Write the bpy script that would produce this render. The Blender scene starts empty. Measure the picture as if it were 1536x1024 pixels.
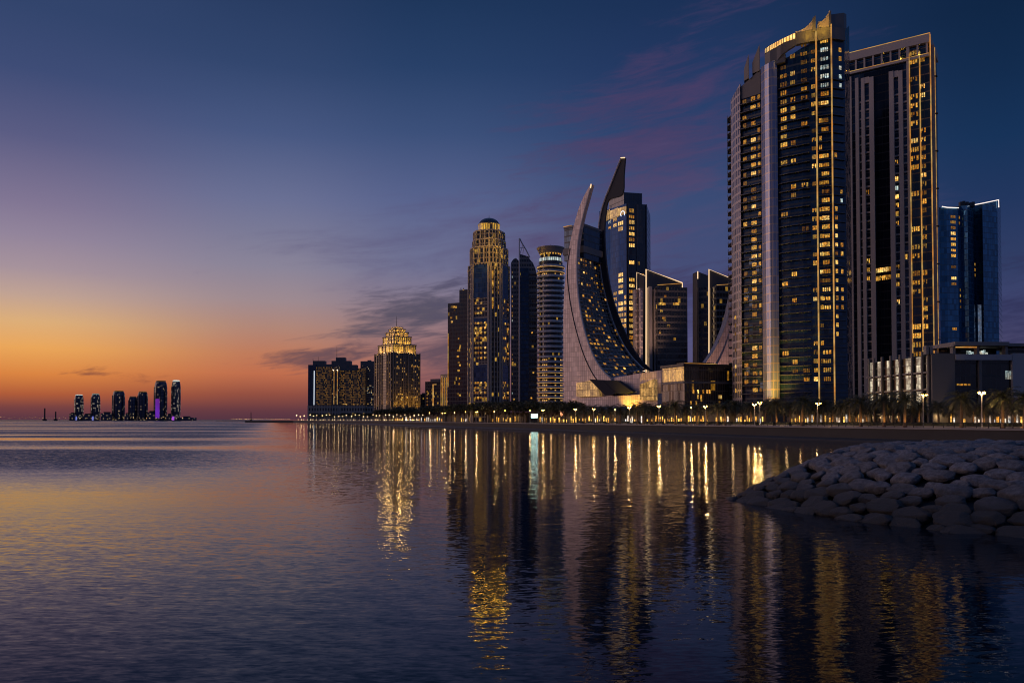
import bpy, math, random
from mathutils import Vector, noise
R = math.radians
random.seed(7)
S = bpy.context.scene
COL = S.collection
# ---------------------------------------------------------------- camera model
F, CX, HOR, HC, PITCH = 1200.0, 768.0, 629.2, 5.5, R(1.4)
CYP = HOR - F * math.tan(PITCH)

def W(px, py, D):
    """photo pixel + distance -> a point of the place"""
    xc, yc = (px - CX) / F, (CYP - py) / F
    dy = math.cos(PITCH) - yc * math.sin(PITCH)
    dz = math.sin(PITCH) + yc * math.cos(PITCH)
    s = D / dy
    return Vector((xc * s, D, HC + dz * s))

def G(px, D, yr=450):
    w = W(px, yr, D)
    return Vector((w.x, w.y))

def Z(py, D):
    return W(768, py, D).z

def hit(a, b, px, yr=450):
    """where the sight line over column px crosses the ground line a-b"""
    k = G(px, 1.0, yr).x
    d = b - a
    t = (k * a.y - a.x) / (d.x - k * d.y)
    return a + d * t

cam = bpy.data.cameras.new('camera')
co = bpy.data.objects.new('camera', cam)
COL.objects.link(co)
co.location = (0, 0, HC)
co.rotation_euler = (R(90) + PITCH, 0, 0)
cam.sensor_width = 36.0
cam.lens = 36.0 * F / 1536
cam.shift_y = (CYP - 512) / 1536
cam.clip_start = 0.5
cam.clip_end = 90000
S.camera = co
S.view_settings.view_transform = 'Standard'
S.view_settings.look = 'None'
S.view_settings.exposure = 0.0
S.view_settings.gamma = 1.0
try:
    S.cycles.use_denoising = True
    S.cycles.pixel_filter_type = 'BLACKMAN_HARRIS'
    S.cycles.filter_width = 1.05
    S.cycles.max_bounces = 6
    S.cycles.glossy_bounces = 3
    S.cycles.diffuse_bounces = 2
    S.cycles.transmission_bounces = 2
    S.cycles.sample_clamp_indirect = 6.0
    S.cycles.use_light_tree = True
    S.cycles.caustics_reflective = False
    S.cycles.caustics_refractive = False
except Exception:
    pass

# ---------------------------------------------------------------- objects
ORG = {}

def thing(name, label, cat, loc, group=None):
    o = bpy.data.objects.new(name, None)
    COL.objects.link(o)
    o.location = loc
    o.empty_display_size = 0.5
    o['label'] = label
    o['category'] = cat
    if group:
        o['group'] = group
    ORG[o.name] = Vector(loc)
    return o

def tag(o, label, cat, group=None):
    o['label'] = label
    o['category'] = cat
    if group:
        o['group'] = group
    return o

def struct(o):
    o['kind'] = 'structure'
    return o

def org(o):
    return ORG.get(o.name, Vector((0, 0, 0)))

def link_copy(src, parent, loc, rz=0.0, scale=(1, 1, 1)):
    o = src.copy()
    COL.objects.link(o)
    o.parent = parent
    o.location = Vector(loc) - (org(parent) if parent else Vector((0, 0, 0)))
    o.rotation_euler = (0, 0, rz)
    o.scale = scale
    ORG[o.name] = org(parent) if parent else Vector(loc)
    return o

class MB:
    def __init__(s):
        s.v, s.f, s.uv, s.m = [], [], [], []

    def face(s, pts, uvs=None, m=0):
        i = len(s.v)
        s.v += [tuple(p) for p in pts]
        s.f.append(tuple(range(i, i + len(pts))))
        s.uv.append(uvs or [(0.0, 0.0)] * len(pts))
        s.m.append(m)

    def wallq(s, a, b, z0, z1, u0=0.0, m=0, z0b=None, z1b=None):
        a, b = Vector(a[:2]), Vector(b[:2])
        L = (b - a).length
        z0b = z0 if z0b is None else z0b
        z1b = z1 if z1b is None else z1b
        s.face([(a.x, a.y, z0), (b.x, b.y, z0b), (b.x, b.y, z1b), (a.x, a.y, z1)],
               [(u0, z0), (u0 + L, z0b), (u0 + L, z1b), (u0, z1)], m)
        return u0 + L

    def prism(s, poly, z0, z1, m=0, mt=None, tops=None, bottom=False, u0=0.0):
        """closed outline; tops = a height per corner for sloping roofs"""
        n = len(poly)
        u = u0
        tp = tops or [z1] * n
        for i in range(n):
            j = (i + 1) % n
            u = s.wallq(poly[i], poly[j], z0, tp[i], u, m, None, tp[j])
        mt = m if mt is None else mt
        s.face([(poly[i][0], poly[i][1], tp[i]) for i in range(n)],
               [(poly[i][0], poly[i][1]) for i in range(n)], mt)
        if bottom:
            s.face([(poly[i][0], poly[i][1], z0) for i in reversed(range(n))], None, mt)

    def box(s, c, sz, rz=0.0, m=0):
        cx, cy, cz = c
        hx, hy, hz = sz[0] / 2, sz[1] / 2, sz[2] / 2
        ca, sa = math.cos(rz), math.sin(rz)
        poly = [(cx + x * ca - y * sa, cy + x * sa + y * ca)
                for x, y in ((-hx, -hy), (hx, -hy), (hx, hy), (-hx, hy))]
        s.prism(poly, cz - hz, cz + hz, m, bottom=True)

    def tube(s, pts, rad, n=6, m=0, cap=True):
        pts = [Vector(p) for p in pts]
        rads = rad if isinstance(rad, (list, tuple)) else [rad] * len(pts)
        rings = []
        for i, p in enumerate(pts):
            t = (pts[min(i + 1, len(pts) - 1)] - pts[max(i - 1, 0)]).normalized()
            a = Vector((0, 0, 1)) if abs(t.z) < 0.9 else Vector((1, 0, 0))
            x = t.cross(a).normalized()
            y = t.cross(x).normalized()
            i0 = len(s.v)
            for k in range(n):
                an = 2 * math.pi * k / n
                s.v.append(tuple(p + (x * math.cos(an) + y * math.sin(an)) * rads[i]))
            rings.append(i0)
        for a, b in zip(rings, rings[1:]):
            for k in range(n):
                l = (k + 1) % n
                s.f.append((a + k, b + k, b + l, a + l))
                s.uv.append([(k / n, 0), (k / n, 1), ((k + 1) / n, 1), ((k + 1) / n, 0)])
                s.m.append(m)
        if cap:
            for r, rev in ((rings[0], False), (rings[-1], True)):
                q = tuple(r + k for k in range(n))
                s.f.append(q[::-1] if rev else q)
                s.uv.append([(0, 0)] * n)
                s.m.append(m)

    def lathe(s, c, prof, n=24, m=0, sy=1.0, rz=0.0):
        cx, cy = c
        ca, sa = math.cos(rz), math.sin(rz)
        i0 = len(s.v)
        for r, z in prof:
            for k in range(n):
                an = 2 * math.pi * k / n
                x, y = r * math.cos(an), r * sy * math.sin(an)
                s.v.append((cx + x * ca - y * sa, cy + x * sa + y * ca, z))
        for j in range(len(prof) - 1):
            r = max(prof[j][0], prof[j + 1][0])
            for k in range(n):
                l = (k + 1) % n
                a = i0 + j * n
                b = a + n
                s.f.append((a + k, a + l, b + l, b + k))
                u0, u1 = 2 * math.pi * r * k / n, 2 * math.pi * r * (k + 1) / n
                s.uv.append([(u0, prof[j][1]), (u1, prof[j][1]), (u1, prof[j + 1][1]), (u0, prof[j + 1][1])])
                s.m.append(m)

    def build(s, name, mats, parent=None, loc=None, smooth=False, inst=False):
        L = Vector((0, 0, 0)) if inst else (org(parent) if parent else Vector(loc or (0, 0, 0)))
        me = bpy.data.meshes.new(name)
        me.from_pydata([(x - L.x, y - L.y, z - L.z) for x, y, z in s.v], [], s.f)
        if not isinstance(mats, (list, tuple)):
            mats = [mats]
        for mt in mats:
            me.materials.append(mt)
        ul = me.uv_layers.new(name='UVMap')
        flat = []
        for q in s.uv:
            for a in q:
                flat += [a[0], a[1]]
        ul.data.foreach_set('uv', flat)
        me.polygons.foreach_set('material_index', s.m)
        if smooth:
            me.polygons.foreach_set('use_smooth', [True] * len(s.f))
        me.update()
        o = bpy.data.objects.new(name, me)
        COL.objects.link(o)
        if parent:
            o.parent = parent
            ORG[o.name] = L
        elif not inst:
            o.location = L
            ORG[o.name] = L
        return o

class Face:
    """upright plane between two ground points, left to right as seen from the water"""
    def __init__(s, a, b):
        s.a, s.b = Vector(a), Vector(b)
        d = s.b - s.a
        s.L = d.length
        s.u = d / s.L
        s.n = Vector((s.u.y, -s.u.x))
        s.ang = math.atan2(s.u.y, s.u.x)

    def at(s, u, d=0.0):
        return s.a + s.u * u + s.n * d

    def pt(s, u, z, d=0.0):
        p = s.at(u, d)
        return Vector((p.x, p.y, z))

    def upx(s, px, yr=450):
        return (hit(s.a, s.b, px, yr) - s.a).dot(s.u)

    def px(s, px, py):
        """(u, z) of a photo pixel on this plane"""
        p = hit(s.a, s.b, px, py)
        return (p - s.a).dot(s.u), W(px, py, p.y).z

    def box(s, mb, u0, u1, z0, z1, d0, d1, m=0):
        poly = [s.at(u0, d1), s.at(u1, d1), s.at(u1, d0), s.at(u0, d0)]
        mb.prism(poly, z0, z1, m, bottom=True, u0=u0)

    def plate(s, mb, uz, d0, d1, m=0):
        """outline in (u, z) given real thickness"""
        n = len(uz)
        area = sum(uz[i][0] * uz[(i + 1) % n][1] - uz[(i + 1) % n][0] * uz[i][1] for i in range(n))
        if area < 0:
            uz = uz[::-1]
        mb.face([s.pt(u, z, d1) for u, z in uz], [(u, z) for u, z in uz], m)
        mb.face([s.pt(u, z, d0) for u, z in reversed(uz)], [(u, z) for u, z in reversed(uz)], m)
        for i in range(n):
            (u0, z0), (u1, z1) = uz[i], uz[(i + 1) % n]
            mb.face([s.pt(u0, z0, d0), s.pt(u1, z1, d0), s.pt(u1, z1, d1), s.pt(u0, z0, d1)],
                    [(0, z0), (0, z1), (abs(d1 - d0), z1), (abs(d1 - d0), z0)], m)

# ---------------------------------------------------------------- materials
def lin(c):
    return tuple(((v / 255) / 12.92 if v / 255 <= 0.04045 else ((v / 255 + 0.055) / 1.055) ** 2.4) for v in c)

class NT:
    def __init__(s, nt):
        s.t = nt

    def n(s, typ, **kw):
        nd = s.t.nodes.new(typ)
        for k, v in kw.items():
            setattr(nd, k, v)
        return nd

    def l(s, a, b):
        s.t.links.new(a, b)

    def math(s, op, a, b=None, c=None, clamp=False):
        nd = s.n('ShaderNodeMath', operation=op, use_clamp=clamp)
        for i, v in enumerate((a, b, c)):
            if v is None:
                continue
            if hasattr(v, 'links'):
                s.l(v, nd.inputs[i])
            else:
                nd.inputs[i].default_value = v
        return nd.outputs[0]

    def vmath(s, op, a, b=None):
        nd = s.n('ShaderNodeVectorMath', operation=op)
        for i, v in enumerate((a, b)):
            if v is None:
                continue
            if hasattr(v, 'links'):
                s.l(v, nd.inputs[i])
            else:
                nd.inputs[i].default_value = v
        return nd

    def mix(s, fac, a, b):
        nd = s.n('ShaderNodeMix', data_type='RGBA')
        for sock, v in ((nd.inputs[0], fac), (nd.inputs[6], a), (nd.inputs[7], b)):
            if hasattr(v, 'links'):
                s.l(v, sock)
            elif sock == nd.inputs[0]:
                sock.default_value = v
            else:
                sock.default_value = (v[0], v[1], v[2], 1)
        return nd.outputs[2]

    def mapr(s, v, a, b, c, d, smooth=False):
        nd = s.n('ShaderNodeMapRange')
        nd.interpolation_type = 'SMOOTHSTEP' if smooth else 'LINEAR'
        s.l(v, nd.inputs[0])
        for i, x in enumerate((a, b, c, d)):
            nd.inputs[i + 1].default_value = x
        return nd.outputs[0]

    def noise(s, vec, scale, detail=3, rough=0.5, dim='3D', off=None):
        nd = s.n('ShaderNodeTexNoise', noise_dimensions=dim)
        if vec is not None:
            s.l(vec, nd.inputs['Vector'])
        nd.inputs['Scale'].default_value = scale
        nd.inputs['Detail'].default_value = detail
        nd.inputs['Roughness'].default_value = rough
        return nd

def newmat(name):
    m = bpy.data.materials.new(name)
    m.use_nodes = True
    nt = NT(m.node_tree)
    b = m.node_tree.nodes['Principled BSDF']
    return m, nt, b

def plain(name, col, rough=0.6, metal=0.0, var=0.25, scale=0.4, bump=0.0):
    m, t, b = newmat(name)
    tc = t.n('ShaderNodeTexCoord')
    nz = t.noise(tc.outputs['Object'], scale, 5, 0.6)
    c = t.mix(nz.outputs['Fac'], [x * (1 - var) for x in col], [x * (1 + var) for x in col])
    t.l(c, b.inputs['Base Color'])
    b.inputs['Roughness'].default_value = rough
    b.inputs['Metallic'].default_value = metal
    if bump:
        bp = t.n('ShaderNodeBump')
        bp.inputs['Distance'].default_value = bump
        n2 = t.noise(tc.outputs['Object'], scale * 8, 5, 0.6)
        t.l(n2.outputs['Fac'], bp.inputs['Height'])
        t.l(bp.outputs[0], b.inputs['Normal'])
    return m

def glow(name, col, strength, var=0.0, patch=0.0, scale=1.2):
    """a lamp, an LED strip or a lit room behind glass"""
    m, t, b = newmat(name)
    b.inputs['Base Color'].default_value = (0.03, 0.03, 0.035, 1)
    b.inputs['Roughness'].default_value = 0.2
    b.inputs['Emission Color'].default_value = (*col, 1)
    st = None
    if var:
        oi = t.n('ShaderNodeObjectInfo')
        st = t.mapr(oi.outputs['Random'], 0, 1, strength * (1 - var), strength * (1 + var))
    if patch:
        g = t.n('ShaderNodeNewGeometry')
        nz = t.noise(g.outputs['Position'], scale, 3, 0.6)
        n3 = t.noise(g.outputs['Position'], scale * .6, 1)
        t.l(t.mix(t.mapr(n3.outputs['Fac'], .35, .65, 0, 1), [col[0], col[1] * .72, col[2] * .5], [col[0], min(1, col[1] * 1.15), min(1, col[2] * 1.5)]), b.inputs['Emission Color'])
        k = t.mapr(nz.outputs['Fac'], 0.32, 0.66, 1 - patch, 1 + patch * 0.5)
        st = t.math('MULTIPLY', k, st if st is not None else strength)
    if st is not None:
        t.l(st, b.inputs['Emission Strength'])
    else:
        b.inputs['Emission Strength'].default_value = strength
    return m

def facade(name, bay=1.5, fl=3.4, mull=0.12, span=0.9, g=(0.02, 0.035, 0.06), f=(0.1, 0.1, 0.1), sp=(0.05, 0.055, 0.06),
           lit=0.0, lc=(1.0, 0.55, 0.14), ls=0.8, gr=0.06, gm=0.0, tint=0.5, wob=0.03, seed=0.0, fm=0.0, frough=0.45, gspec=0.5):
    """curtain wall: panes, mullions and spandrels laid out in metres along the wall"""
    m, t, b = newmat(name)
    uv = t.n('ShaderNodeUVMap', uv_map='UVMap')
    sep = t.n('ShaderNodeSeparateXYZ')
    t.l(uv.outputs[0], sep.inputs[0])
    su, sv = t.math('DIVIDE', sep.outputs[0], bay), t.math('DIVIDE', sep.outputs[1], fl)
    fu, fv = t.math('FRACT', su), t.math('FRACT', sv)
    cb = t.n('ShaderNodeCombineXYZ')
    t.l(t.math('FLOOR', su), cb.inputs[0])
    t.l(t.math('FLOOR', sv), cb.inputs[1])
    cb.inputs[2].default_value = seed
    wn = t.n('ShaderNodeTexWhiteNoise', noise_dimensions='3D')
    t.l(cb.outputs[0], wn.inputs['Vector'])
    mm = t.math('LESS_THAN', fu, mull / bay)
    ms = t.math('LESS_THAN', fv, span / fl)
    frame = t.math('MAXIMUM', mm, ms)
    isg = t.math('SUBTRACT', 1.0, frame)
    gc = t.mix(wn.outputs['Value'], g, [x * (1 - tint) for x in g])
    c = t.mix(ms, gc, sp)
    c = t.mix(mm, c, f)
    t.l(c, b.inputs['Base Color'])
    t.l(t.math('ADD', t.math('MULTIPLY', isg, gm), t.math('MULTIPLY', frame, fm)), b.inputs['Metallic'])
    t.l(t.mapr(isg, 0, 1, frough, gr), b.inputs['Roughness'])
    b.inputs['Specular IOR Level'].default_value = gspec
    geo = t.n('ShaderNodeNewGeometry')
    off = t.vmath('SUBTRACT', wn.outputs['Color'], (0.5, 0.5, 0.5))
    k = t.n('ShaderNodeVectorMath', operation='SCALE')
    t.l(off.outputs[0], k.inputs[0])
    t.l(t.math('MULTIPLY', isg, wob), k.inputs['Scale'])
    nn = t.vmath('NORMALIZE', t.vmath('ADD', geo.outputs['Normal'], k.outputs[0]).outputs[0])
    t.l(nn.outputs[0], b.inputs['Normal'])
    if lit > 0:
        sc = t.n('ShaderNodeSeparateColor')
        t.l(wn.outputs['Color'], sc.inputs[0])
        on = t.math('LESS_THAN', sc.outputs[1], lit)
        nz = t.noise(geo.outputs['Position'], 0.9, 2)
        e = t.math('MULTIPLY', t.math('MULTIPLY', on, isg),
                   t.math('MULTIPLY', t.mapr(sc.outputs[2], 0, 1, ls * 0.25, ls), t.mapr(nz.outputs['Fac'], 0.3, 0.7, 0.3, 1.2)))
        b.inputs['Emission Color'].default_value = (*lc, 1)
        t.l(e, b.inputs['Emission Strength'])
    return m

WARM, AMBER, COOL, GOLD = (1.0, 0.54, 0.07), (1.0, 0.44, 0.035), (0.75, 0.92, 1.0), (1.0, 0.52, 0.045)
M = {}
M['stone'] = plain('stone', (0.30, 0.27, 0.24), 0.7, var=0.15, scale=0.15)
M['greystone'] = plain('grey_stone', (0.16, 0.155, 0.155), 0.6, var=0.15, scale=0.2)
M['concrete'] = plain('concrete', (0.2, 0.195, 0.19), 0.8, var=0.3, scale=0.3)
M['dark'] = plain('dark_metal', (0.03, 0.032, 0.036), 0.4, 0.5)
M['metal'] = plain('grey_metal', (0.32, 0.32, 0.33), 0.35, 0.8, var=0.1)
M['cladding'] = plain('pale_cladding', (0.42, 0.39, 0.38), 0.35, 0.35, var=0.12, scale=0.08)
M['slab'] = plain('balcony_slab', (0.07, 0.078, 0.095), 0.5, 0.2)
M['paleslab'] = plain('pale_slab', (0.66, 0.64, 0.64), 0.5)
M['lamp'] = glow('lamp_glass', (1.0, 0.5, 0.07), 60)
M['lampfar'] = glow('far_lamp_glass', (1.0, 0.66, 0.3), 8, var=0.7)
M['lamphorizon'] = glow('horizon_lamp_glass', (1.0, 0.6, 0.2), 2.2, var=0.7)
M['ledwarm'] = glow('warm_led', (1.0, 0.66, 0.36), 1.3)
M['ledgold'] = glow('gold_led', (1.0, 0.54, 0.12), 0.52, patch=0.5, scale=0.25)
M['ledwhite'] = glow('white_led', (0.8, 0.88, 1.0), 1.4)
M['shop'] = glow('shop_window', (1.0, 0.54, 0.08), 1.2, var=0.7, patch=0.9, scale=0.8)
M['shopwhite'] = glow('white_shop_window', (0.95, 0.9, 0.8), 0.9, var=0.5, patch=0.8, scale=0.9)
for nm, c, st in (('warm', (1.0, 0.52, 0.07), 0.66), ('amber', AMBER, 0.38), ('bright', (1.0, 0.6, 0.14), 1.05), ('cool', COOL, 0.62), ('dim', AMBER, 0.16)):
    M['w_' + nm] = glow('lit_window_' + nm, c, st, var=0.65, patch=0.95, scale=1.5)

# lit window panes: a few unit shapes, shared by every lit window of the city
WIN = {}

def win_src(kind, shape):
    key = (kind, shape)
    if key not in WIN:
        mb = MB()
        cuts = {'two': [(0, .42), (.58, 1)], 'three': [(0, .25), (.375, .625), (.75, 1)],
                'four': [(0, .18), (.27, .45), (.55, .73), (.82, 1)], 'odd': [(0, .26), (.38, .52), (.76, 1)], 'one': [(0, 1)]}[shape]
        for i, (a, b) in enumerate(cuts):
            z0 = 0.0 if (i != 1 or shape != 'odd') else 0.45
            mb.box(((a + b) / 2 - .5, 0, (z0 + 1) / 2), (b - a, 1, 1 - z0))
        o = mb.build('lit_window', M['w_' + kind], inst=True)
        COL.objects.unlink(o)
        WIN[key] = o
    return WIN[key]

NWIN = {}

def lit(parent, p, ang, w, h, kind='warm', shape='three', d=0.06):
    """one lit window, p = middle of its sill"""
    c = NWIN.setdefault(parent.name, [0, MB(), parent, []])
    if c[0] < 98:
        link_copy(win_src(kind, shape), parent, p, ang, (w, d * 2, h))
        c[0] += 1
    else:
        mi = len(c[3])
        if M['w_' + kind] in c[3]:
            mi = c[3].index(M['w_' + kind])
        else:
            c[3].append(M['w_' + kind])
        n = {'two': 2, 'three': 3, 'four': 4, 'odd': 3, 'one': 1}[shape]
        ca, sa = math.cos(ang), math.sin(ang)
        for k in range(n):
            x = w * ((k + .5) / n - .5)
            c[1].box((p[0] + x * ca, p[1] + x * sa, p[2] + h / 2), (w / n * .84, d * 2, h), ang, mi)

def flush_windows():
    for c in NWIN.values():
        if c[1].f:
            o = c[1].build('lit_window', c[3], c[2])
            o['kind'] = 'stuff'

def rk(a='warm', pool=(('warm', 5), ('amber', 3), ('bright', 2))):
    return random.choices([p[0] for p in pool], [p[1] for p in pool])[0]

def rs():
    return random.choice(['two', 'three', 'four', 'odd', 'three'])

def point(name, loc, col, watts, rad=0.3, parent=None, spot=None, aim=None):
    l = bpy.data.lights.new(name, 'SPOT' if spot else 'POINT')
    l.color = col
    l.energy = watts
    l.shadow_soft_size = rad
    o = bpy.data.objects.new(name, l)
    COL.objects.link(o)
    if spot:
        l.spot_size = R(spot)
        l.spot_blend = 0.8
        o.rotation_euler = (Vector(aim) - Vector(loc)).to_track_quat('-Z', 'Y').to_euler()
    if parent:
        o.parent = parent
        o.location = Vector(loc) - org(parent)
    else:
        o.location = loc
    return o
# ---------------------------------------------------------------- sky
SUN_AZ = -62.0       # where the sun went down, degrees right of the view
world = bpy.data.worlds.new('World')
S.world = world
world.use_nodes = True
wt = NT(world.node_tree)
bg = world.node_tree.nodes['Background']
tc = wt.n('ShaderNodeTexCoord')
sep = wt.n('ShaderNodeSeparateXYZ')
wt.l(tc.outputs['Generated'], sep.inputs[0])
elev = wt.math('MULTIPLY', wt.math('ARCSINE', sep.outputs[2]), 180 / math.pi)
azim = wt.math('MULTIPLY', wt.math('ARCTAN2', sep.outputs[0], sep.outputs[1]), 180 / math.pi)
dsun = wt.math('ABSOLUTE', wt.math('SUBTRACT', azim, SUN_AZ))
dsun = wt.math('MINIMUM', dsun, wt.math('SUBTRACT', 360.0, dsun))
# colours read off the sky at five headings: (photo column, [(photo row, sRGB)])
SKY = [
    (30, [(628, (88, 54, 68)), (610, (120, 66, 66)), (590, (176, 92, 58)), (560, (218, 132, 66)), (520, (234, 166, 90)), (480, (220, 174, 122)),
          (440, (192, 162, 148)), (400, (166, 146, 156)), (350, (146, 132, 155)), (300, (128, 117, 147)), (200, (90, 92, 131)), (100, (62, 76, 118)), (0, (50, 68, 108))]),
    (410, [(628, (84, 52, 66)), (615, (100, 58, 66)), (590, (148, 80, 66)), (560, (192, 110, 78)), (530, (190, 122, 92)), (490, (176, 134, 120)), (450, (158, 138, 144)),
           (400, (138, 132, 152)), (350, (122, 122, 150)), (300, (106, 112, 148)), (200, (72, 88, 130)), (100, (50, 70, 110)), (0, (40, 60, 98))]),
    (640, [(628, (76, 54, 70)), (600, (104, 68, 78)), (570, (142, 90, 90)), (540, (158, 108, 104)), (490, (148, 118, 124)), (440, (128, 118, 140)), (400, (112, 114, 146)),
           (300, (88, 99, 141)), (200, (60, 80, 122)), (100, (40, 64, 104)), (0, (30, 54, 91))]),
    (1037, [(628, (66, 56, 80)), (580, (88, 78, 108)), (500, (84, 84, 126)), (400, (70, 78, 119)), (300, (58, 75, 117)), (200, (44, 66, 109)), (100, (35, 56, 98)), (0, (27, 49, 87))]),
    (1520, [(628, (70, 62, 86)), (520, (84, 80, 116)), (460, (64, 70, 112)), (400, (50, 62, 101)), (300, (34, 54, 94)), (200, (22, 50, 88)), (100, (18, 43, 77)), (0, (15, 38, 69))]),
]
ramps = []
EMAX = 45.0
for px, st in SKY:
    xc = (px - CX) / F
    rp = wt.n('ShaderNodeValToRGB')
    cr = rp.color_ramp
    cr.interpolation = 'LINEAR'
    stops = []
    for y, c in st:
        w = W(px, y, 1000.0) - Vector((0, 0, HC))
        e = math.degrees(math.asin(w.normalized().z))
        stops.append((max(0.0, e) / EMAX, lin(c)))
    top = stops[-1][1]
    stops.append((36 / EMAX, tuple(v * 0.9 for v in top)))
    stops.append((1.0, lin((66, 92, 142))))
    while len(cr.elements) < len(stops):
        cr.elements.new(0.5)
    for el, (p, c) in zip(cr.elements, stops):
        el.position = p
        el.color = (*c, 1)
    wt.l(wt.math('DIVIDE', elev, EMAX, clamp=True), rp.inputs[0])
    az = math.degrees(math.atan(xc))
    ramps.append((abs(az - SUN_AZ), rp.outputs[0]))
col = ramps[0][1]
for (a0, _), (a1, c1) in zip(ramps, ramps[1:]):
    col = wt.mix(wt.mapr(dsun, a0, a1, 0, 1, True), col, c1)
# the eastern sky behind the viewer keeps a soft blue-mauve afterglow
rp = wt.n('ShaderNodeValToRGB')
cr = rp.color_ramp
bst = [(0.0, lin((74, 76, 104))), (8 / EMAX, lin((84, 90, 128))), (18 / EMAX, lin((74, 92, 138))), (32 / EMAX, lin((60, 86, 136))), (1.0, lin((66, 92, 142)))]
while len(cr.elements) < len(bst):
    cr.elements.new(0.5)
for el, (p, c) in zip(cr.elements, bst):
    el.position = p
    el.color = (*c, 1)
wt.l(wt.math('DIVIDE', elev, EMAX, clamp=True), rp.inputs[0])
col = wt.mix(wt.mapr(dsun, 100, 150, 0, 1, True), col, rp.outputs[0])
# clouds: flat layers, drawn out along the horizon and rising to the right
cb = wt.n('ShaderNodeCombineXYZ')
wt.l(azim, cb.inputs[0])
wt.l(wt.math('SUBTRACT', elev, wt.math('MULTIPLY', azim, 0.13)), cb.inputs[1])
mp = wt.n('ShaderNodeMapping')
mp.inputs['Scale'].default_value = (0.09, 0.52, 1)
mp.inputs['Location'].default_value = (3.1, 1.7, 0)
wt.l(cb.outputs[0], mp.inputs[0])
nz = wt.noise(mp.outputs[0], 1.0, 9, 0.62)
nz.inputs['Distortion'].default_value = 0.6
fine = wt.noise(mp.outputs[0], 3.6, 8, 0.6)
fine.inputs['Distortion'].default_value = 0.8
dens = wt.math('ADD', wt.math('MULTIPLY', nz.outputs['Fac'], 0.72), wt.math('MULTIPLY', fine.outputs['Fac'], 0.28))

def blob(az0, el0, sa, se, slope=0.0):
    dx = wt.math('DIVIDE', wt.math('SUBTRACT', azim, az0), sa)
    dy = wt.math('DIVIDE', wt.math('SUBTRACT', wt.math('SUBTRACT', elev, el0), wt.math('MULTIPLY', wt.math('SUBTRACT', azim, az0), slope)), se)
    r2 = wt.math('ADD', wt.math('MULTIPLY', dx, dx), wt.math('MULTIPLY', dy, dy))
    return wt.math('POWER', 2.718, wt.math('MULTIPLY', r2, -1.0))

def layer(col, bl, lo, hi, colour, amount, k=0.36, dn=None):
    d = wt.math('ADD', dn if dn is not None else dens, wt.math('MULTIPLY', wt.math('SUBTRACT', bl, 1.0), k))
    f = wt.math('MULTIPLY', wt.mapr(d, lo, hi, 0, 1, True), amount)
    return wt.mix(f, col, colour)

# dark bank low in the middle, streaks over the sunset, mauve veils upper right
col = layer(col, blob(-7.5, 7.4, 10.5, 3.6, 0.24), 0.37, 0.56, lin((76, 74, 93)), 0.85)
col = layer(col, blob(-14.0, 4.4, 9.0, 1.6, 0.14), 0.39, 0.55, lin((92, 72, 84)), 0.8)
col = layer(col, blob(-26.0, 2.9, 9.0, 1.0, 0.0), 0.43, 0.54, lin((116, 66, 62)), 0.75)
col = layer(col, blob(14.0, 8.5, 14.0, 5.0, 0.1), 0.33, 0.56, lin((62, 56, 92)), 0.8)
col = layer(col, blob(10.0, 19.0, 14.0, 9.0, 0.35), 0.33, 0.60, lin((78, 62, 100)), 0.75)
col = layer(col, blob(32.0, 7.0, 9.0, 5.0, 0.1), 0.38, 0.58, lin((46, 48, 84)), 0.75)
# air under the horizon line never shows, keep it dark
col = wt.mix(wt.mapr(elev, -2.0, -0.2, 1, 0), col, lin((40, 42, 60)))
col = layer(col, blob(-4.0, 4.2, 7.0, 3.2, 0.1), 0.34, 0.52, lin((74, 66, 86)), 0.75)
col = layer(col, blob(-1.0, 9.5, 6.0, 2.6, 0.2), 0.38, 0.56, lin((78, 76, 100)), 0.7)
col = layer(col, blob(4.0, 13.5, 26.0, 6.0, 0.1), 0.30, 0.62, lin((86, 78, 116)), 0.45)
# a whisper of physical twilight sky on top
sk = wt.n('ShaderNodeTexSky', sky_type='NISHITA')
sk.sun_disc = False
sk.sun_elevation = R(-1.0)
sk.sun_rotation = R(SUN_AZ)
add = wt.n('ShaderNodeMix', data_type='RGBA', blend_type='ADD')
add.inputs[0].default_value = 0.002
wt.l(col, add.inputs[6])
wt.l(sk.outputs[0], add.inputs[7])
wt.l(add.outputs[2], bg.inputs['Color'])
bg.inputs['Strength'].default_value = 1.0

sl = bpy.data.lights.new('sun', 'SUN')
sl.energy = 1.15
sl.angle = R(50)
sl.color = (1.0, 0.62, 0.52)
so = bpy.data.objects.new('sun', sl)
COL.objects.link(so)
az = R(SUN_AZ - 18)
so.rotation_euler = Vector((-math.sin(az), -math.cos(az), -math.tan(R(5)))).to_track_quat('-Z', 'Y').to_euler()

# ---------------------------------------------------------------- water
m, t, b = newmat('sea_water')
b.inputs['Base Color'].default_value = (0.004, 0.008, 0.014, 1)
b.inputs['IOR'].default_value = 1.21
g = t.n('ShaderNodeNewGeometry')
pos = g.outputs['Position']

def wavevec(sx, sy, rz, off, scale, detail, rough=0.55, dist=0.0):
    mp = t.n('ShaderNodeMapping')
    mp.inputs['Rotation'].default_value = (0, 0, R(rz))
    mp.inputs['Scale'].default_value = (sx, sy, 1)
    mp.inputs['Location'].default_value = (off, off * 1.7, off)
    t.l(pos, mp.inputs[0])
    nd = t.noise(mp.outputs[0], scale, detail, rough)
    nd.inputs['Distortion'].default_value = dist
    return nd

swell = wavevec(0.12, 0.34, 6, 3.0, 1.0, 2)
wave = wavevec(0.75, 2.3, -7, 11.0, 1.0, 3, 0.55, 0.6)
ripple = wavevec(2.4, 7.0, 9, 23.0, 1.0, 3, 0.6, 0.5)
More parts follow.
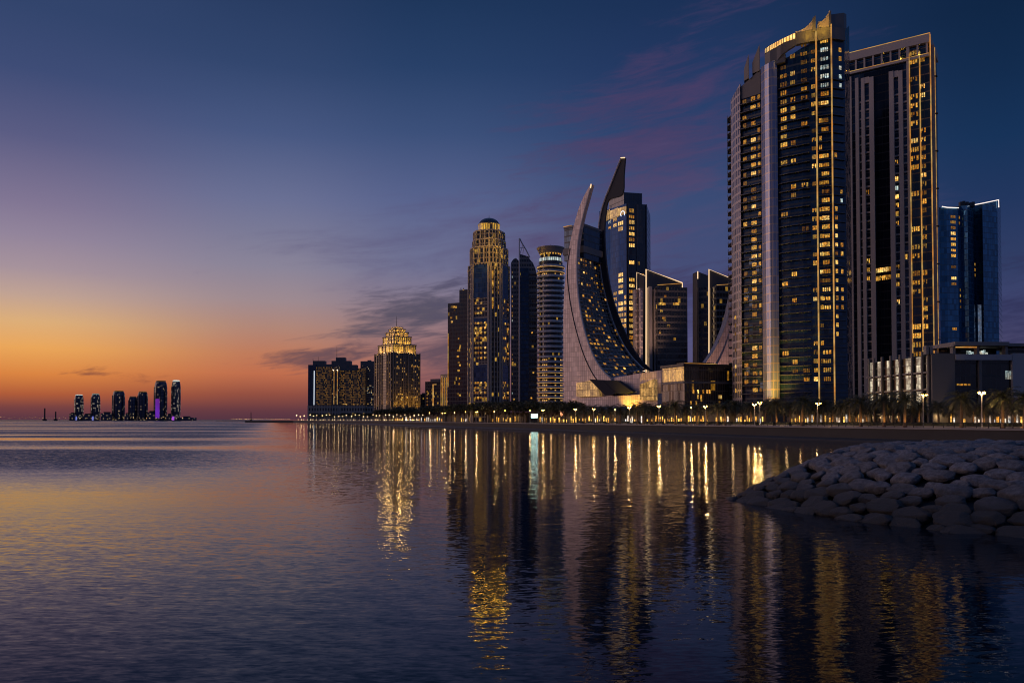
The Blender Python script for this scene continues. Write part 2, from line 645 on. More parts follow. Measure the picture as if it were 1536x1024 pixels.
# wind: broad patches of ruffled and of slick water, drawn out across the view
pat = wavevec(0.0035, 0.021, 3, 5.0, 1.0, 4, 0.6, 0.6)
calm = t.mapr(pat.outputs['Fac'], 0.46, 0.70, 0.0, 0.85, True)
sepw = t.n('ShaderNodeSeparateXYZ')
t.l(pos, sepw.inputs[0])
# open water ruffles more than the water in the lee of the quay
shore = t.math('ADD', sepw.outputs[0], t.math('MULTIPLY', sepw.outputs[1], 0.30))
open_ = t.math('MULTIPLY', t.mapr(shore, 16.0, -26.0, 0.0, 1.0, True), t.mapr(sepw.outputs[1], 48.0, 115.0, 0.0, 1.0, True))
ruff = t.math('MULTIPLY', open_, t.mapr(calm, 0, 1, 1.0, 0.0))
amp = t.math('ADD', t.mapr(calm, 0, 1, 0.85, 0.45), t.math('MULTIPLY', ruff, 0.9))
slick = t.math('MULTIPLY', t.math('MULTIPLY', t.mapr(sepw.outputs[1], 32.0, 50.0, 0.0, 1.0, True), t.mapr(sepw.outputs[1], 70.0, 110.0, 1.0, 0.0, True)), t.mapr(shore, 18.0, -8.0, 0.0, 1.0, True))
amp = t.math('MULTIPLY', t.math('MULTIPLY', amp, t.mapr(slick, 0, 1, 1.0, 0.32)), t.mapr(sepw.outputs[1], 20.0, 44.0, 0.62, 1.0, True))

def centred(nd, k):
    v = t.vmath('SUBTRACT', nd.outputs['Color'], (0.5, 0.5, 0.5))
    s_ = t.n('ShaderNodeVectorMath', operation='MULTIPLY')
    t.l(v.outputs[0], s_.inputs[0])
    s_.inputs[1].default_value = (k * 0.55, k, 0)
    return s_.outputs[0]

sl_ = t.vmath('ADD', t.vmath('ADD', centred(swell, 0.02), centred(wave, 0.18)).outputs[0], centred(ripple, 0.32)).outputs[0]
sc_ = t.n('ShaderNodeVectorMath', operation='SCALE')
t.l(sl_, sc_.inputs[0])
t.l(amp, sc_.inputs['Scale'])
# water normals tilted towards the camera, so ruffled and slick areas mirror higher sky
lean = t.n('ShaderNodeCombineXYZ')
t.l(t.math('SUBTRACT', t.math('MULTIPLY', ruff, -0.16), t.math('MULTIPLY', slick, 0.010)), lean.inputs[1])
lean.inputs[2].default_value = 1.0
nn = t.vmath('NORMALIZE', t.vmath('ADD', sc_.outputs[0], lean.outputs[0]).outputs[0])
t.l(nn.outputs[0], b.inputs['Normal'])
t.l(t.mapr(ruff, 0, 1, 0.035, 0.16), b.inputs['Roughness'])
M['water'] = m
mb = MB()
mb.face([(-30000, -300, 0), (30000, -300, 0), (30000, 42000, 0), (-30000, 42000, 0)])
struct(mb.build('water', m))

# ---------------------------------------------------------------- land and quay
QZ = 3.65
QUAY = [Vector(p) for p in ((-520, 1560), (-410, 1500), (-268, 1200), (-187, 985), (-106, 745), (-64, 625), (-22, 510), (10, 420), (36, 345),
                            (54, 290), (68, 247), (80, 214), (90, 187), (104, 158), (125, 128), (160, 100), (230, 60))]

def smooth_line(P, n=6):
    out = []
    for i in range(len(P) - 1):
        p0, p1, p2, p3 = P[max(i - 1, 0)], P[i], P[i + 1], P[min(i + 2, len(P) - 1)]
        for k in range(n):
            s_ = k / n
            out.append(0.5 * ((2 * p1) + (p2 - p0) * s_ + (2 * p0 - 5 * p1 + 4 * p2 - p3) * s_ ** 2 + (3 * p1 - p0 - 3 * p2 + p3) * s_ ** 3))
    out.append(P[-1])
    return out

QS = smooth_line(QUAY[1:])
QS = [QUAY[0]] + QS

def offset(P, d):
    """shift a line inland by d"""
    out = []
    for i, p in enumerate(P):
        tn = (P[min(i + 1, len(P) - 1)] - P[max(i - 1, 0)]).normalized()
        out.append(p + Vector((-tn.y, tn.x)) * d)
    return out

def along(px, off, yr=630):
    """point on the promenade, off metres inland of the quay edge, seen over column px"""
    P = offset(QS, off)
    k = G(px, 1.0, yr).x
    best = None
    for a, c in zip(P, P[1:]):
        d = c - a
        den = d.x - k * d.y
        if abs(den) < 1e-9:
            continue
        s_ = (k * a.y - a.x) / den
        if -1e-6 <= s_ <= 1 + 1e-6:
            q = a + d * s_
            if best is None or q.y < best.y:
                best = q
    return best

M['ground'] = plain('ground', (0.10, 0.09, 0.075), 0.9, var=0.4, scale=0.05)
M['paving'] = plain('paving', (0.26, 0.24, 0.22), 0.7, var=0.2, scale=0.3)
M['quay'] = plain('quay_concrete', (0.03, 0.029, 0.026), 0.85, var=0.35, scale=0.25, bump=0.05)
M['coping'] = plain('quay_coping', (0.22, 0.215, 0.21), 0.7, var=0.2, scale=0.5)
M['lawn'] = plain('lawn', (0.04, 0.055, 0.02), 0.9, var=0.3, scale=0.6)
def strip(name, a, c, z, mat_, kind=True):
    mb = MB()
    A, C = offset(QS, a), offset(QS, c)
    for i in range(len(A) - 1):
        mb.face([(A[i].x, A[i].y, z), (A[i + 1].x, A[i + 1].y, z), (C[i + 1].x, C[i + 1].y, z), (C[i].x, C[i].y, z)])
    return mb.build(name, mat_)
mb = MB()
edge = offset(QS, 0.3)
mb.face([(p.x, p.y, QZ - 0.004) for p in edge] + [(6000, 60, QZ - 0.004), (6000, 9000, QZ - 0.004), (-300, 3000, QZ - 0.004), (-540, 1800, QZ - 0.004)])
struct(mb.build('ground', M['ground']))
struct(strip('promenade', 0.9, 11.0, QZ, M['paving']))
struct(strip('lawn', 11.2, 19.0, QZ + 0.03, M['lawn']))
q = thing('quay_wall', 'long dark concrete quay wall with a pale coping along the water', 'wall', (QS[60].x, QS[60].y, 0))
mb = MB()
prof = [(-2.6, -1.0), (-1.5, 0.25), (-1.0, 0.35), (-0.55, 0.9), (-0.05, QZ - 0.32), (0.6, QZ - 0.32)]
for (o0, z0), (o1, z1) in zip(prof, prof[1:]):
    A, C = offset(QS, o0), offset(QS, o1)
    for i in range(len(A) - 1):
        mb.face([(A[i].x, A[i].y, z0), (A[i + 1].x, A[i + 1].y, z0), (C[i + 1].x, C[i + 1].y, z1), (C[i].x, C[i].y, z1)])
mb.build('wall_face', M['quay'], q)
mb = MB()
prof = [(-1.75, -0.5), (-1.2, 0.42), (-0.62, 0.95), (-0.45, 0.95)]
for (o0, z0), (o1, z1) in zip(prof, prof[1:]):
    A, C = offset(QS, o0), offset(QS, o1)
    for i in range(len(A) - 1):
        mb.face([(A[i].x, A[i].y, z0), (A[i + 1].x, A[i + 1].y, z0), (C[i + 1].x, C[i + 1].y, z1), (C[i].x, C[i].y, z1)])
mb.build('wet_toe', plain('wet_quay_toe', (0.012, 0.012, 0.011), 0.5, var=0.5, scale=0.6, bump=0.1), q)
mb = MB()
prof = [(-0.02, QZ - 0.32), (-0.22, QZ - 0.32), (-0.22, QZ + 0.06), (0.9, QZ + 0.06), (0.9, QZ - 0.1)]
for (o0, z0), (o1, z1) in zip(prof, prof[1:]):
    A, C = offset(QS, o0), offset(QS, o1)
    for i in range(len(A) - 1):
        mb.face([(A[i].x, A[i].y, z0), (A[i + 1].x, A[i + 1].y, z0), (C[i + 1].x, C[i + 1].y, z1), (C[i].x, C[i].y, z1)])
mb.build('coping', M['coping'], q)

# railings in three runs
def railing(y0, y1, step, label):
    P = offset(QS, 0.35)
    run, acc = [], 0.0
    dense = []
    for a, c in zip(P, P[1:]):
        n = max(1, int((c - a).length / 0.25))
        dense += [a + (c - a) * (i / n) for i in range(n)]
    dense = [p for p in dense if y0 <= p.y <= y1 and p.x < 200]
    r = thing('railing', label, 'railing', (dense[0].x, dense[0].y, QZ + 0.06), 'railings along the quay edge')
    mb = MB()
    skip = max(1, int(step / 0.25))
    posts = dense[::skip]
    for zz, rr in ((1.08, 0.05), (0.72, 0.022), (0.40, 0.022)):
        mb.tube([(p.x, p.y, QZ + 0.06 + zz) for p in posts], rr, 5)
    mb.build('rail', M['dark'], r)
    mb = MB()
    p = posts[0]
    mb.box((p.x, p.y, QZ + 0.6), (0.12, 0.12, 1.08))
    src = mb.build('post', M['dark'], r)
    for p2 in posts[1:]:
        c = src.copy()
        COL.objects.link(c)
        c.parent = r
        c.location = (p2.x - p.x, p2.y - p.y, 0)

railing(120, 246, 2.5, 'dark metal railing on the quay edge right in front of the tallest tower')
railing(247, 424, 3.0, 'dark metal railing on the quay edge below the crescent tower')
railing(425, 760, 5.0, 'thin far railing on the quay edge below the domed tower')

# ---------------------------------------------------------------- rock jetty
JET = [Vector(p) for p in ((15.0, 55.6), (16.1, 50), (17.8, 44.6), (20.9, 39.9), (24.0, 37.2), (30, 33.4), (40, 28), (70, 14), (110, 40), (110, 90),
                           (60, 78), (34, 73), (24, 69.5), (18.5, 63.5))]

def jd(p):
    inside = False
    dm, near = 1e9, None
    n = len(JET)
    for i in range(n):
        a, c = JET[i], JET[(i + 1) % n]
        d = c - a
        s_ = max(0, min(1, (p - a).dot(d) / d.length_squared))
        q_ = a + d * s_
        e = (p - q_).length
        if e < dm:
            dm, near = e, q_
        if (a.y > p.y) != (c.y > p.y) and p.x < (c.x - a.x) * (p.y - a.y) / (c.y - a.y) + a.x:
            inside = not inside
    return dm if inside else -dm

JTOP = 3.85

def jh(p):
    d = jd(p)
    h = d * 0.5
    k = 0.5
    # soft shoulder where the slope meets the crest
    return -k * math.log(math.exp(-min(h, 30) / k) + math.exp(-JTOP / k)) if h > -3 else h

M['core'] = plain('jetty_rubble', (0.03, 0.03, 0.032), 0.95, var=0.5, scale=2.0)
mb = MB()
st = 0.75
nx, ny = 90, 62
H = {}
for i in range(nx + 1):
    for j in range(ny + 1):
        p = Vector((12.5 + i * st, 26 + j * st))
        H[i, j] = (p.x, p.y, max(jh(p) - 0.62, -1.5))
for i in range(nx):
    for j in range(ny):
        q4 = [H[i, j], H[i + 1, j], H[i + 1, j + 1], H[i, j + 1]]
        if max(v[2] for v in q4) > -1.4:
            mb.face(q4)
struct(mb.build('jetty_ground', M['core'], smooth=True))

m, t, b = newmat('granite_boulder')
g = t.n('ShaderNodeNewGeometry')
oi = t.n('ShaderNodeObjectInfo')
n1 = t.noise(g.outputs['Position'], 1.3, 6, 0.65)
n2 = t.noise(g.outputs['Position'], 9.0, 7, 0.75)
c = t.mix(n1.outputs['Fac'], (0.10, 0.105, 0.122), (0.5, 0.51, 0.545))
c = t.mix(t.mapr(n2.outputs['Fac'], 0.35, 0.65, 0, 1), c, t.mix(0.5, c, (0.10, 0.10, 0.105)))
c = t.mix(t.mapr(oi.outputs['Random'], 0, 1, 0.0, 0.55), c, (0.14, 0.135, 0.13))
sp_ = t.n('ShaderNodeSeparateXYZ')
t.l(g.outputs['Position'], sp_.inputs[0])
zz = t.math('ADD', sp_.outputs[2], t.math('MULTIPLY', t.math('SUBTRACT', n1.outputs['Fac'], 0.5), 0.9))
n4 = t.noise(g.outputs['Position'], 3.4, 8, 0.78)
c = t.mix(t.mapr(n4.outputs['Fac'], 0.4, 0.58, 0, 1), t.mix(0.62, c, (0.03, 0.031, 0.036)), c)
wet_shade = t.mapr(zz, 0.9, 2.5, 1, 0, True)          # soaked stone near the water, plus shade painted into the same dark tone
c = t.mix(wet_shade, c, (0.022, 0.023, 0.022))
t.l(c, b.inputs['Base Color'])
t.l(t.mapr(wet_shade, 0, 1, 0.85, 0.45), b.inputs['Roughness'])
bp = t.n('ShaderNodeBump')
bp.inputs['Distance'].default_value = 0.3
bp.inputs['Strength'].default_value = 1.0
t.l(t.math('ADD', n4.outputs['Fac'], t.math('MULTIPLY', n2.outputs['Fac'], 0.5)), bp.inputs['Height'])
t.l(bp.outputs[0], b.inputs['Normal'])
M['boulder'] = m
import bmesh
BSRC = []
for k in range(9):
    bm = bmesh.new()
    bmesh.ops.create_icosphere(bm, subdivisions=4, radius=1.0)
    off = Vector((k * 7.3, k * 3.1, k * 1.7))
    for v in bm.verts:
        p = v.co.copy()
        e = 2.7
        r = (abs(p.x) ** e + abs(p.y) ** e + abs(p.z) ** e) ** (-1 / e)
        p *= r
        d = noise.noise(p * 1.1 + off) * 0.16 + noise.noise(p * 2.6 + off) * 0.07 + noise.noise(p * 6 + off) * 0.06 + noise.noise(p * 13 + off) * 0.035
        # a few flat faces knocked off, as quarried stone has
        p *= 1 + d
        for nrm, lim in ((Vector((0.15, 0.1, 0.98)), 0.78), (Vector((0.6, 0.3, 0.7)), 0.95), (Vector((-0.65, 0.2, 0.7)), 0.92), (Vector((0.1, -0.85, 0.5)), 0.95), (Vector((0.8, -0.55, 0.2)), 1.02), (Vector((-0.8, -0.5, 0.3)), 1.0)):
            nr = (nrm + Vector((noise.noise(off + nrm), noise.noise(off * 2 + nrm), 0)) * 0.6).normalized()
            ex = p.dot(nr) - lim
            if ex > 0:
                p -= nr * ex * 0.92
        v.co = p
    me = bpy.data.meshes.new('boulder')
    bm.to_mesh(me)
    bm.free()
    me.polygons.foreach_set('use_smooth', [True] * len(me.polygons))
    me.materials.append(M['boulder'])
    BSRC.append(me)
rnd = random.Random(11)
placed = []
tries = 0
def frame_at(p):
    e = 0.3
    gx = (jd(p + Vector((e, 0))) - jd(p - Vector((e, 0)))) / (2 * e)
    gy = (jd(p + Vector((0, e))) - jd(p - Vector((0, e)))) / (2 * e)
    gl = math.hypot(gx, gy) or 1
    return Vector((gx / gl, gy / gl))
cands = []
# rows laid course by course up the slope, then loosely over the crest
for _ in range(44000):
    p = Vector((rnd.uniform(13, 58), rnd.uniform(19, 68)))
    d = jd(p)
    if d < -0.3 or d > 15.5:
        continue
    px = CX + F * p.x / p.y
    if px > 2500:
        continue
    # far slope of the jetty cannot be seen from anywhere near here
    if p.y > 56.6 + max(0, (p.x - 15)) * 0.62:
        continue
    up = frame_at(p)
    tn = Vector((-up.y, up.x))
    sz = rnd.choice([rnd.uniform(0.55, 0.8), rnd.uniform(0.75, 1.05), rnd.uniform(0.75, 1.05)])
    ok = True
    for q_, s2 in placed:
        v = p - q_
        if abs(v.x) > 3 or abs(v.y) > 3:
            continue
        a, c_ = v.dot(tn) / (0.79 * (sz + s2)), v.dot(up) / (0.48 * (sz + s2))
        if a * a + c_ * c_ < 1:
            ok = False
            break
    if ok:
        placed.append((p, sz))
print('boulders', len(placed))
placed.sort(key=lambda q: (CX + F * q[0].x / q[0].y > 1560, q[0].y - 1.5 * q[1]))
rest = placed[298:]
placed = placed[:298]
for i, (p, sz) in enumerate(placed):
    up = frame_at(p)
    d = jd(p)
    h = jh(p)
    o = bpy.data.objects.new('boulder', BSRC[i % len(BSRC)])
    COL.objects.link(o)
    slope = math.atan((jh(p + up * 0.3) - jh(p - up * 0.3)) / 0.6)
    o.location = (p.x, p.y, h - 0.22)
    # long side along the course, flat side lying on the slope
    o.rotation_euler = (slope + rnd.uniform(-.12, .12), rnd.uniform(-.12, .12), math.atan2(up.y, up.x) - math.pi / 2 + rnd.uniform(-.3, .3))
    if rnd.random() < 0.5:
        o.rotation_euler = (-slope, rnd.uniform(-.12, .12), math.atan2(up.y, up.x) + math.pi / 2 + rnd.uniform(-.3, .3))
    o.scale = (sz * rnd.uniform(0.92, 1.12), sz * rnd.uniform(0.62, 0.78), sz * rnd.uniform(0.33, 0.43))
    tag(o, 'rounded grey boulder packed among others on the rock jetty', 'boulder', 'boulders of the rock jetty')

# the stones farthest back on the crest, beyond the three hundred nearest
BLOW = []
for me in BSRC[:5]:
    bm = bmesh.new()
    bmesh.ops.create_icosphere(bm, subdivisions=3, radius=1.0)
    kd = [v.co.copy() for v in me.vertices]
    # the first vertices of a finer icosphere are those of the coarser one
    for i, v in enumerate(bm.verts):
        v.co = kd[i]
    lo = bpy.data.meshes.new('boulder')
    bm.to_mesh(lo)
    bm.free()
    BLOW.append(lo)
if rest:
    mb = MB()
    for i, (p, sz) in enumerate(rest):
        me = BLOW[i % len(BLOW)]
        rz = rnd.uniform(0, 6.28)
        ca, sa = math.cos(rz), math.sin(rz)
        i0 = len(mb.v)
        for v in me.vertices:
            x, y, z = v.co.x * sz, v.co.y * sz * .7, v.co.z * sz * .38
            mb.v.append((p.x + x * ca - y * sa, p.y + x * sa + y * ca, jh(p) - .22 + z))
        for f in me.polygons:
            mb.f.append(tuple(i0 + k for k in f.vertices)); mb.uv.append([(0, 0)] * len(f.vertices)); mb.m.append(0)
    o = mb.build('boulder_field', M['boulder'], smooth=True)
    o['kind'] = 'stuff'
    tag(o, 'grey boulders crowded along the back of the rock jetty', 'boulders')
# ================================================================ curved glass tower
def poly_at(P, px, yr=450):
    """point and wall heading where the sight line over px meets the wall line P"""
    for a, c in zip(P, P[1:]):
        f = Face(a, c)
        u = f.upx(px, yr)
        if -0.02 <= u <= f.L + 0.02:
            return f, u
    f = Face(P[-2], P[-1])
    return f, f.upx(px, yr)

def out_line(P, d):
    out = []
    for i, p in enumerate(P):
        tn = (P[min(i + 1, len(P) - 1)] - P[max(i - 1, 0)]).normalized()
        out.append(p + Vector((tn.y, -tn.x)) * d)
    return out

def slab_mesh(P, d_in, d_out, z, th, mb, m=0):
    A, C = out_line(P, d_in), out_line(P, d_out)
    mb.prism(C + A[::-1], z, z + th, m, bottom=True)

GL = lambda x, d: G(x, d)
M['t1glass'] = facade('navy_tower_glass', 1.5, 3.4, 0.10, 0.75, (0.02, 0.055, 0.11), (0.02, 0.03, 0.045), (0.025, 0.04, 0.06), gr=0.07, gm=0.42, wob=0.05, seed=1)
M['t1bay'] = facade('silver_bay_glass', 1.55, 3.4, 0.22, 0.5, (0.20, 0.25, 0.42), (0.40, 0.35, 0.33), (0.36, 0.30, 0.27), gr=0.28, gm=0.35, wob=0.03, seed=2, tint=0.3, fm=0.4, frough=0.35)
M['t1panel'] = facade('pale_bay_panels', 1.9, 3.4, 0.7, 0.9, (0.26, 0.25, 0.28), (0.5, 0.44, 0.42), (0.52, 0.46, 0.44), gr=0.15, gm=0.5, wob=0.04, seed=3, fm=0.2, frough=0.4)
M['t1stone'] = plain('tower_crown_panels', (0.115, 0.115, 0.12), 0.55, 0.1, var=0.12, scale=0.1)
T1 = thing('glass_tower', 'tallest tower, curved dark glass with two gold light strips and a sail crown', 'skyscraper', (*G(1190, 318), QZ))
wl = [GL(1098.5, 338), GL(1112, 328), GL(1143.5, 321.5), GL(1156, 315), GL(1168, 312), GL(1185, 309), GL(1206, 306), GL(1227, 303.6), GL(1250, 301.5), GL(1270.5, 303.5)]
back = [GL(1278, 320), GL(1250, 334), GL(1190, 346), GL(1128, 352)]
mb = MB()
tops = [Z(150, 338), Z(140, 328), Z(128, 322), Z(98, 315), Z(92, 312), Z(86, 309), Z(72, 306), Z(60, 303), Z(52, 301.5), Z(46, 303.5), Z(60, 332), 150, 148, 144]
mb.prism(wl + back, QZ, 0, 0, 1, tops=tops)
mb.build('wall', [M['t1glass'], M['t1stone']], T1)
# proud silver bay
bay = [GL(1144, 316.2), GL(1149.5, 313.0), GL(1156, 311.0), GL(1162, 310.2), GL(1168.3, 310.4)]
mb = MB()
mb.prism(bay + [p + Vector((1.5, 5)) for p in (bay[-1], bay[0])], 9, 0, 0, 1, tops=[Z(101, 316), Z(98, 313), Z(94.5, 311), Z(91, 310), Z(89, 310), Z(89, 312), Z(101, 318)], bottom=True)
mb.build('glass_bay', [M['t1bay'], M['t1stone']], T1)
mb = MB()
pan = [GL(1098, 337.4), GL(1105, 331.3), GL(1112.3, 326.8)]
mb.prism(pan + [p + Vector((2, 5)) for p in (pan[-1], pan[0])], QZ, 0, 0, 1, tops=[Z(150, 337), Z(138, 331), Z(126, 327), Z(126, 330), Z(150, 340)])
mb.build('panel_bay', [M['t1panel'], M['t1stone']], T1)
# floor slabs that grow into balconies
left = [GL(1112.5, 327.4), GL(1128, 324.2), GL(1143, 321.0)]
main = [GL(1168.6, 311.4), GL(1185, 308.4), GL(1206, 305.5), GL(1227, 303.1), GL(1250, 301.0), GL(1270, 302.9)]
edge_l = [GL(1097.5, 346), GL(1095.5, 342), GL(1098.2, 337.2)]
def storeys(mb, name):
    s_ = mb.build(name, M['slab'], T1)
    for i in range(1, 38):
        c = s_.copy(); COL.objects.link(c); c.parent = T1; c.location = (0, 0, 3.4 * i)
mb = MB()
slab_mesh(left[:2], -0.5, 1.1, 9.0, 0.3, mb)
slab_mesh(left[1:], -0.5, 0.5, 9.0, 0.3, mb)
storeys(mb, 'balcony_slab')
mb = MB()
slab_mesh(main[:3], -0.5, 0.55, 9.0, 0.28, mb)
slab_mesh([main[2], (main[2] + main[3]) / 2], -0.5, 0.95, 9.0, 0.28, mb)
slab_mesh(main[3:], -0.5, 0.3, 9.0, 0.28, mb)
storeys(mb, 'floor_slab')
mb = MB()
f = Face(GL(1093.2, 347), GL(1098.4, 337.6))
mb.prism([f.at(0, 0.2), f.at(f.L * .6, 1.0), f.at(f.L, 0.0), f.at(f.L, -3), f.at(0, -3)], 9.0, 9.35, 0, bottom=True)
mb.prism([f.at(f.L * .45, 0.9), f.at(f.L * .62, 1.0), f.at(f.L * .62, 0.9), f.at(f.L * .45, 0.8)], 9.35, 10.4, 0)
storeys(mb, 'corner_balcony')
# light strips running the full height
for px, d, y0 in ((1227.2, 302.6, 48), (1250.3, 300.6, 37)):
    mb = MB()
    p = GL(px, d)
    mb.box((p.x, p.y - 0.25, (Z(y0, d) + 8) / 2), (0.32, 0.5, Z(y0, d) - 8), 0.2)
    mb.build('light_strip', M['ledgold'], T1)
# crown
mb = MB()
def curve_band(mb, P, yt, yb, th=1.6):
    for i in range(len(P) - 1):
        a, c = P[i], P[i + 1]
        A, C = a + Vector((.4, th)), c + Vector((.4, th))
        ta, tb_, ba, bb = Z(yt[i], a.y), Z(yt[i + 1], c.y), Z(yb[i], a.y), Z(yb[i + 1], c.y)
        mb.face([(a.x, a.y, ba), (c.x, c.y, bb), (c.x, c.y, tb_), (a.x, a.y, ta)])
        mb.face([(a.x, a.y, ta), (c.x, c.y, tb_), (C.x, C.y, tb_), (A.x, A.y, ta)])
        mb.face([(A.x, A.y, ba), (C.x, C.y, bb), (c.x, c.y, bb), (a.x, a.y, ba)])
curve_band(mb, [GL(1150, 314.4), GL(1158, 311.4), GL(1168, 309.9), GL(1174, 308.6), GL(1180, 307.9), GL(1188, 306.8), GL(1196.5, 305.8)],
           [80.5, 76, 70, 67, 63.5, 61, 58], [101, 97, 92, 84, 79, 73, 68])
cr2 = [GL(1196.5, 306.2), GL(1212, 304.2), GL(1227, 302.8), GL(1250, 300.8), GL(1271, 302.6)]
slab_mesh(cr2, -1.4, 0.35, Z(64, 304), 4.6, mb)
mb.build('parapet', M['t1stone'], T1)
# lit gallery that follows the curve
gal = [GL(1150.5, 314.2), GL(1158, 311.6), GL(1168, 309.8), GL(1180, 308.2), GL(1196.5, 306)]
mb = MB()
n = len(gal)
for i in range(n - 1):
    y0, y1 = [(81, 73.5), (76.5, 68.5), (70.5, 63), (64, 57), (58.5, 49.5)][i], [(81, 73.5), (76.5, 68.5), (70.5, 63), (64, 57), (58.5, 49.5)][i + 1]
    a, c = gal[i], gal[i + 1]
    A, C = a + Vector((.2, 1)), c + Vector((.2, 1))
    mb.prism([a, c, C, A], 0, 0, tops=[0] * 4) if False else None
    za0, za1, zc0, zc1 = Z(y0[0], a.y), Z(y0[1], a.y), Z(y1[0], c.y), Z(y1[1], c.y)
    mb.face([(a.x, a.y, za0), (c.x, c.y, zc0), (c.x, c.y, zc1), (a.x, a.y, za1)])
    mb.face([(a.x, a.y, za1), (c.x, c.y, zc1), (C.x, C.y, zc1), (A.x, A.y, za1)])
    mb.face([(A.x, A.y, za1), (C.x, C.y, zc1), (C.x, C.y, zc0), (A.x, A.y, za0)])
M['gallery'] = glow('lit_gallery', (1.0, 0.56, 0.15), 1.5, patch=0.5, scale=0.6)
go = mb.build('lit_gallery', M['gallery'], T1)
mb = MB()
for k in range(15):
    s_ = k / 14 * (n - 1)
    i = min(int(s_), n - 2)
    p = gal[i].lerp(gal[i + 1], s_ - i)
    yb = [81, 76.5, 70.5, 64, 58.5]
    yt = [73.5, 68.5, 63, 57, 49.5]
    zb, zt = Z(yb[i] + (yb[i + 1] - yb[i]) * (s_ - i), p.y), Z(yt[i] + (yt[i + 1] - yt[i]) * (s_ - i), p.y)
    mb.box((p.x, p.y - 0.15, (zb + zt) / 2), (0.2, 0.3, zt - zb + 0.3))
mb.build('gallery_post', M['t1stone'], go)
# the wall under the gallery over the silver bay
mb = MB()
slab_mesh(gal[:4], -2.0, -0.1, Z(101, 313), 3.5, mb)
mb.build('shoulder', M['t1stone'], T1)
# curved sails of the crown
M['sail'] = plain('crown_sail_panels', (0.5, 0.44, 0.36), 0.5, var=0.1)
def sail(a, c, ya, yc, yb_a, yb_c, sag, name='crown_sail', m_='sail', th=0.5):
    """quad wall from ground line a to c with a hanging top edge"""
    mb = MB()
    N_ = 10
    for k in range(N_):
        s0, s1 = k / N_, (k + 1) / N_
        p0, p1 = a.lerp(c, s0), a.lerp(c, s1)
        t0 = Z(ya + (yc - ya) * s0, p0.y) - sag * math.sin(math.pi * s0)
        t1 = Z(ya + (yc - ya) * s1, p1.y) - sag * math.sin(math.pi * s1)
        b0, b1 = Z(yb_a + (yb_c - yb_a) * s0, p0.y), Z(yb_a + (yb_c - yb_a) * s1, p1.y)
        d = Vector((0.2, th))
        q0, q1 = p0 + d, p1 + d
        mb.face([(p0.x, p0.y, b0), (p1.x, p1.y, b1), (p1.x, p1.y, t1), (p0.x, p0.y, t0)])
        mb.face([(p0.x, p0.y, t0), (p1.x, p1.y, t1), (q1.x, q1.y, t1), (q0.x, q0.y, t0)])
        mb.face([(q1.x, q1.y, b1), (q0.x, q0.y, b0), (q0.x, q0.y, t0), (q1.x, q1.y, t1)])
        if k == N_ - 1:
            mb.face([(p1.x, p1.y, b1), (q1.x, q1.y, b1), (q1.x, q1.y, t1), (p1.x, p1.y, t1)])
    return mb.build(name, M[m_], T1)
sail(GL(1196.5, 306.8), GL(1224, 304.0), 47.5, 28, 53, 46, 1.2)
sail(GL(1230, 303.8), GL(1249, 301.8), 33, 15, 42, 40, 1.4)
p = GL(1222, 301.5); point('crown_light', (GL(1212, 301).x, GL(1212, 301).y - 1, Z(44, 301)), GOLD, 900, 0.6, T1)
point('crown_light', (GL(1238, 298.5).x, GL(1238, 298.5).y - 0.5, Z(38, 299)), GOLD, 900, 0.6, T1)
for x0, x1, y0, y1, d0, d1 in ((1222.5, 1227.5, 23, 47, 302.4, 305), (1247.5, 1251, 15, 40, 300.4, 304)):
    mb = MB()
    a, c = GL(x0, d0), GL(x1, d0)
    mb.prism([a, c, GL(x1, d1), GL(x0, d1)], Z(y1, d0), 0, tops=[Z(y0 + 5, d0), Z(y0, d0), Z(y0, d1), Z(y0 + 5, d1)], bottom=True)
    mb.build('crown_fin', M['t1stone'], T1)
mb = MB()
mb.prism([GL(1251, 301.4), GL(1270.4, 303.2), GL(1274, 312), GL(1254, 312)], Z(48, 302), 0, tops=[Z(22, 301.4), Z(19, 303), Z(22, 312), Z(22, 312)])
mb.build('crown_block', M['t1stone'], T1)
# left shoulder fins
for x0, x1, ya, yb_, ybot, d in ((1118.5, 1125.5, 101, 84, 119, 325), (1131, 1142, 92, 69, 108, 322)):
    mb = MB()
    mb.prism([GL(x0, d + 1.6), GL(x1, d - 1.4), GL(x1 + .6, d + 3), GL(x0 + .6, d + 6)], Z(ybot, d), 0,
             tops=[Z(ya, d), Z(yb_, d), Z(yb_, d), Z(ya, d)], bottom=True)
    mb.build('shoulder_fin', M['t1stone'], T1)
mb = MB()
mb.prism([GL(1112, 327.6), GL(1143, 321.2), GL(1146, 324), GL(1115, 331)], Z(146, 325), 0, tops=[Z(131, 327), Z(104, 321), Z(104, 324), Z(131, 331)])
mb.build('shoulder', M['t1stone'], T1)
# lit rooms, column by column as the photograph shows them
rnd = random.Random(5)
def column(parent, P, px, w, rows, z0, fl, kinds, d=0.12, h=1.55, shapes=None, sill=0.95):
    """rows: [(row from, row to, chance)] in photo pixels"""
    f, u = poly_at(P, px)
    q_ = f.at(u, d)
    k = 0
    z = z0
    while z < 175:
        z += fl
        y = HOR - (z - HC) / q_.y * F
        pr = next((c for a, b_, c in rows if a <= y <= b_), 0)
        if rnd.random() < pr:
            lit(parent, (q_.x, q_.y, z + sill), f.ang, w * rnd.uniform(.82, 1.0), h * rnd.uniform(.85, 1.1), rk(pool=kinds), (rnd.choice(shapes) if shapes else rs()))
warmk = (('warm', 4), ('amber', 3), ('bright', 1), ('dim', 1))
dimk = (('warm', 1), ('amber', 3), ('dim', 3))
coolk = (('cool', 6), ('warm', 1))
column(T1, wl, 1178, 2.6, [(90, 250, .82), (250, 380, .06), (380, 540, .07), (540, 610, .7)], 5.6, 3.4, warmk)
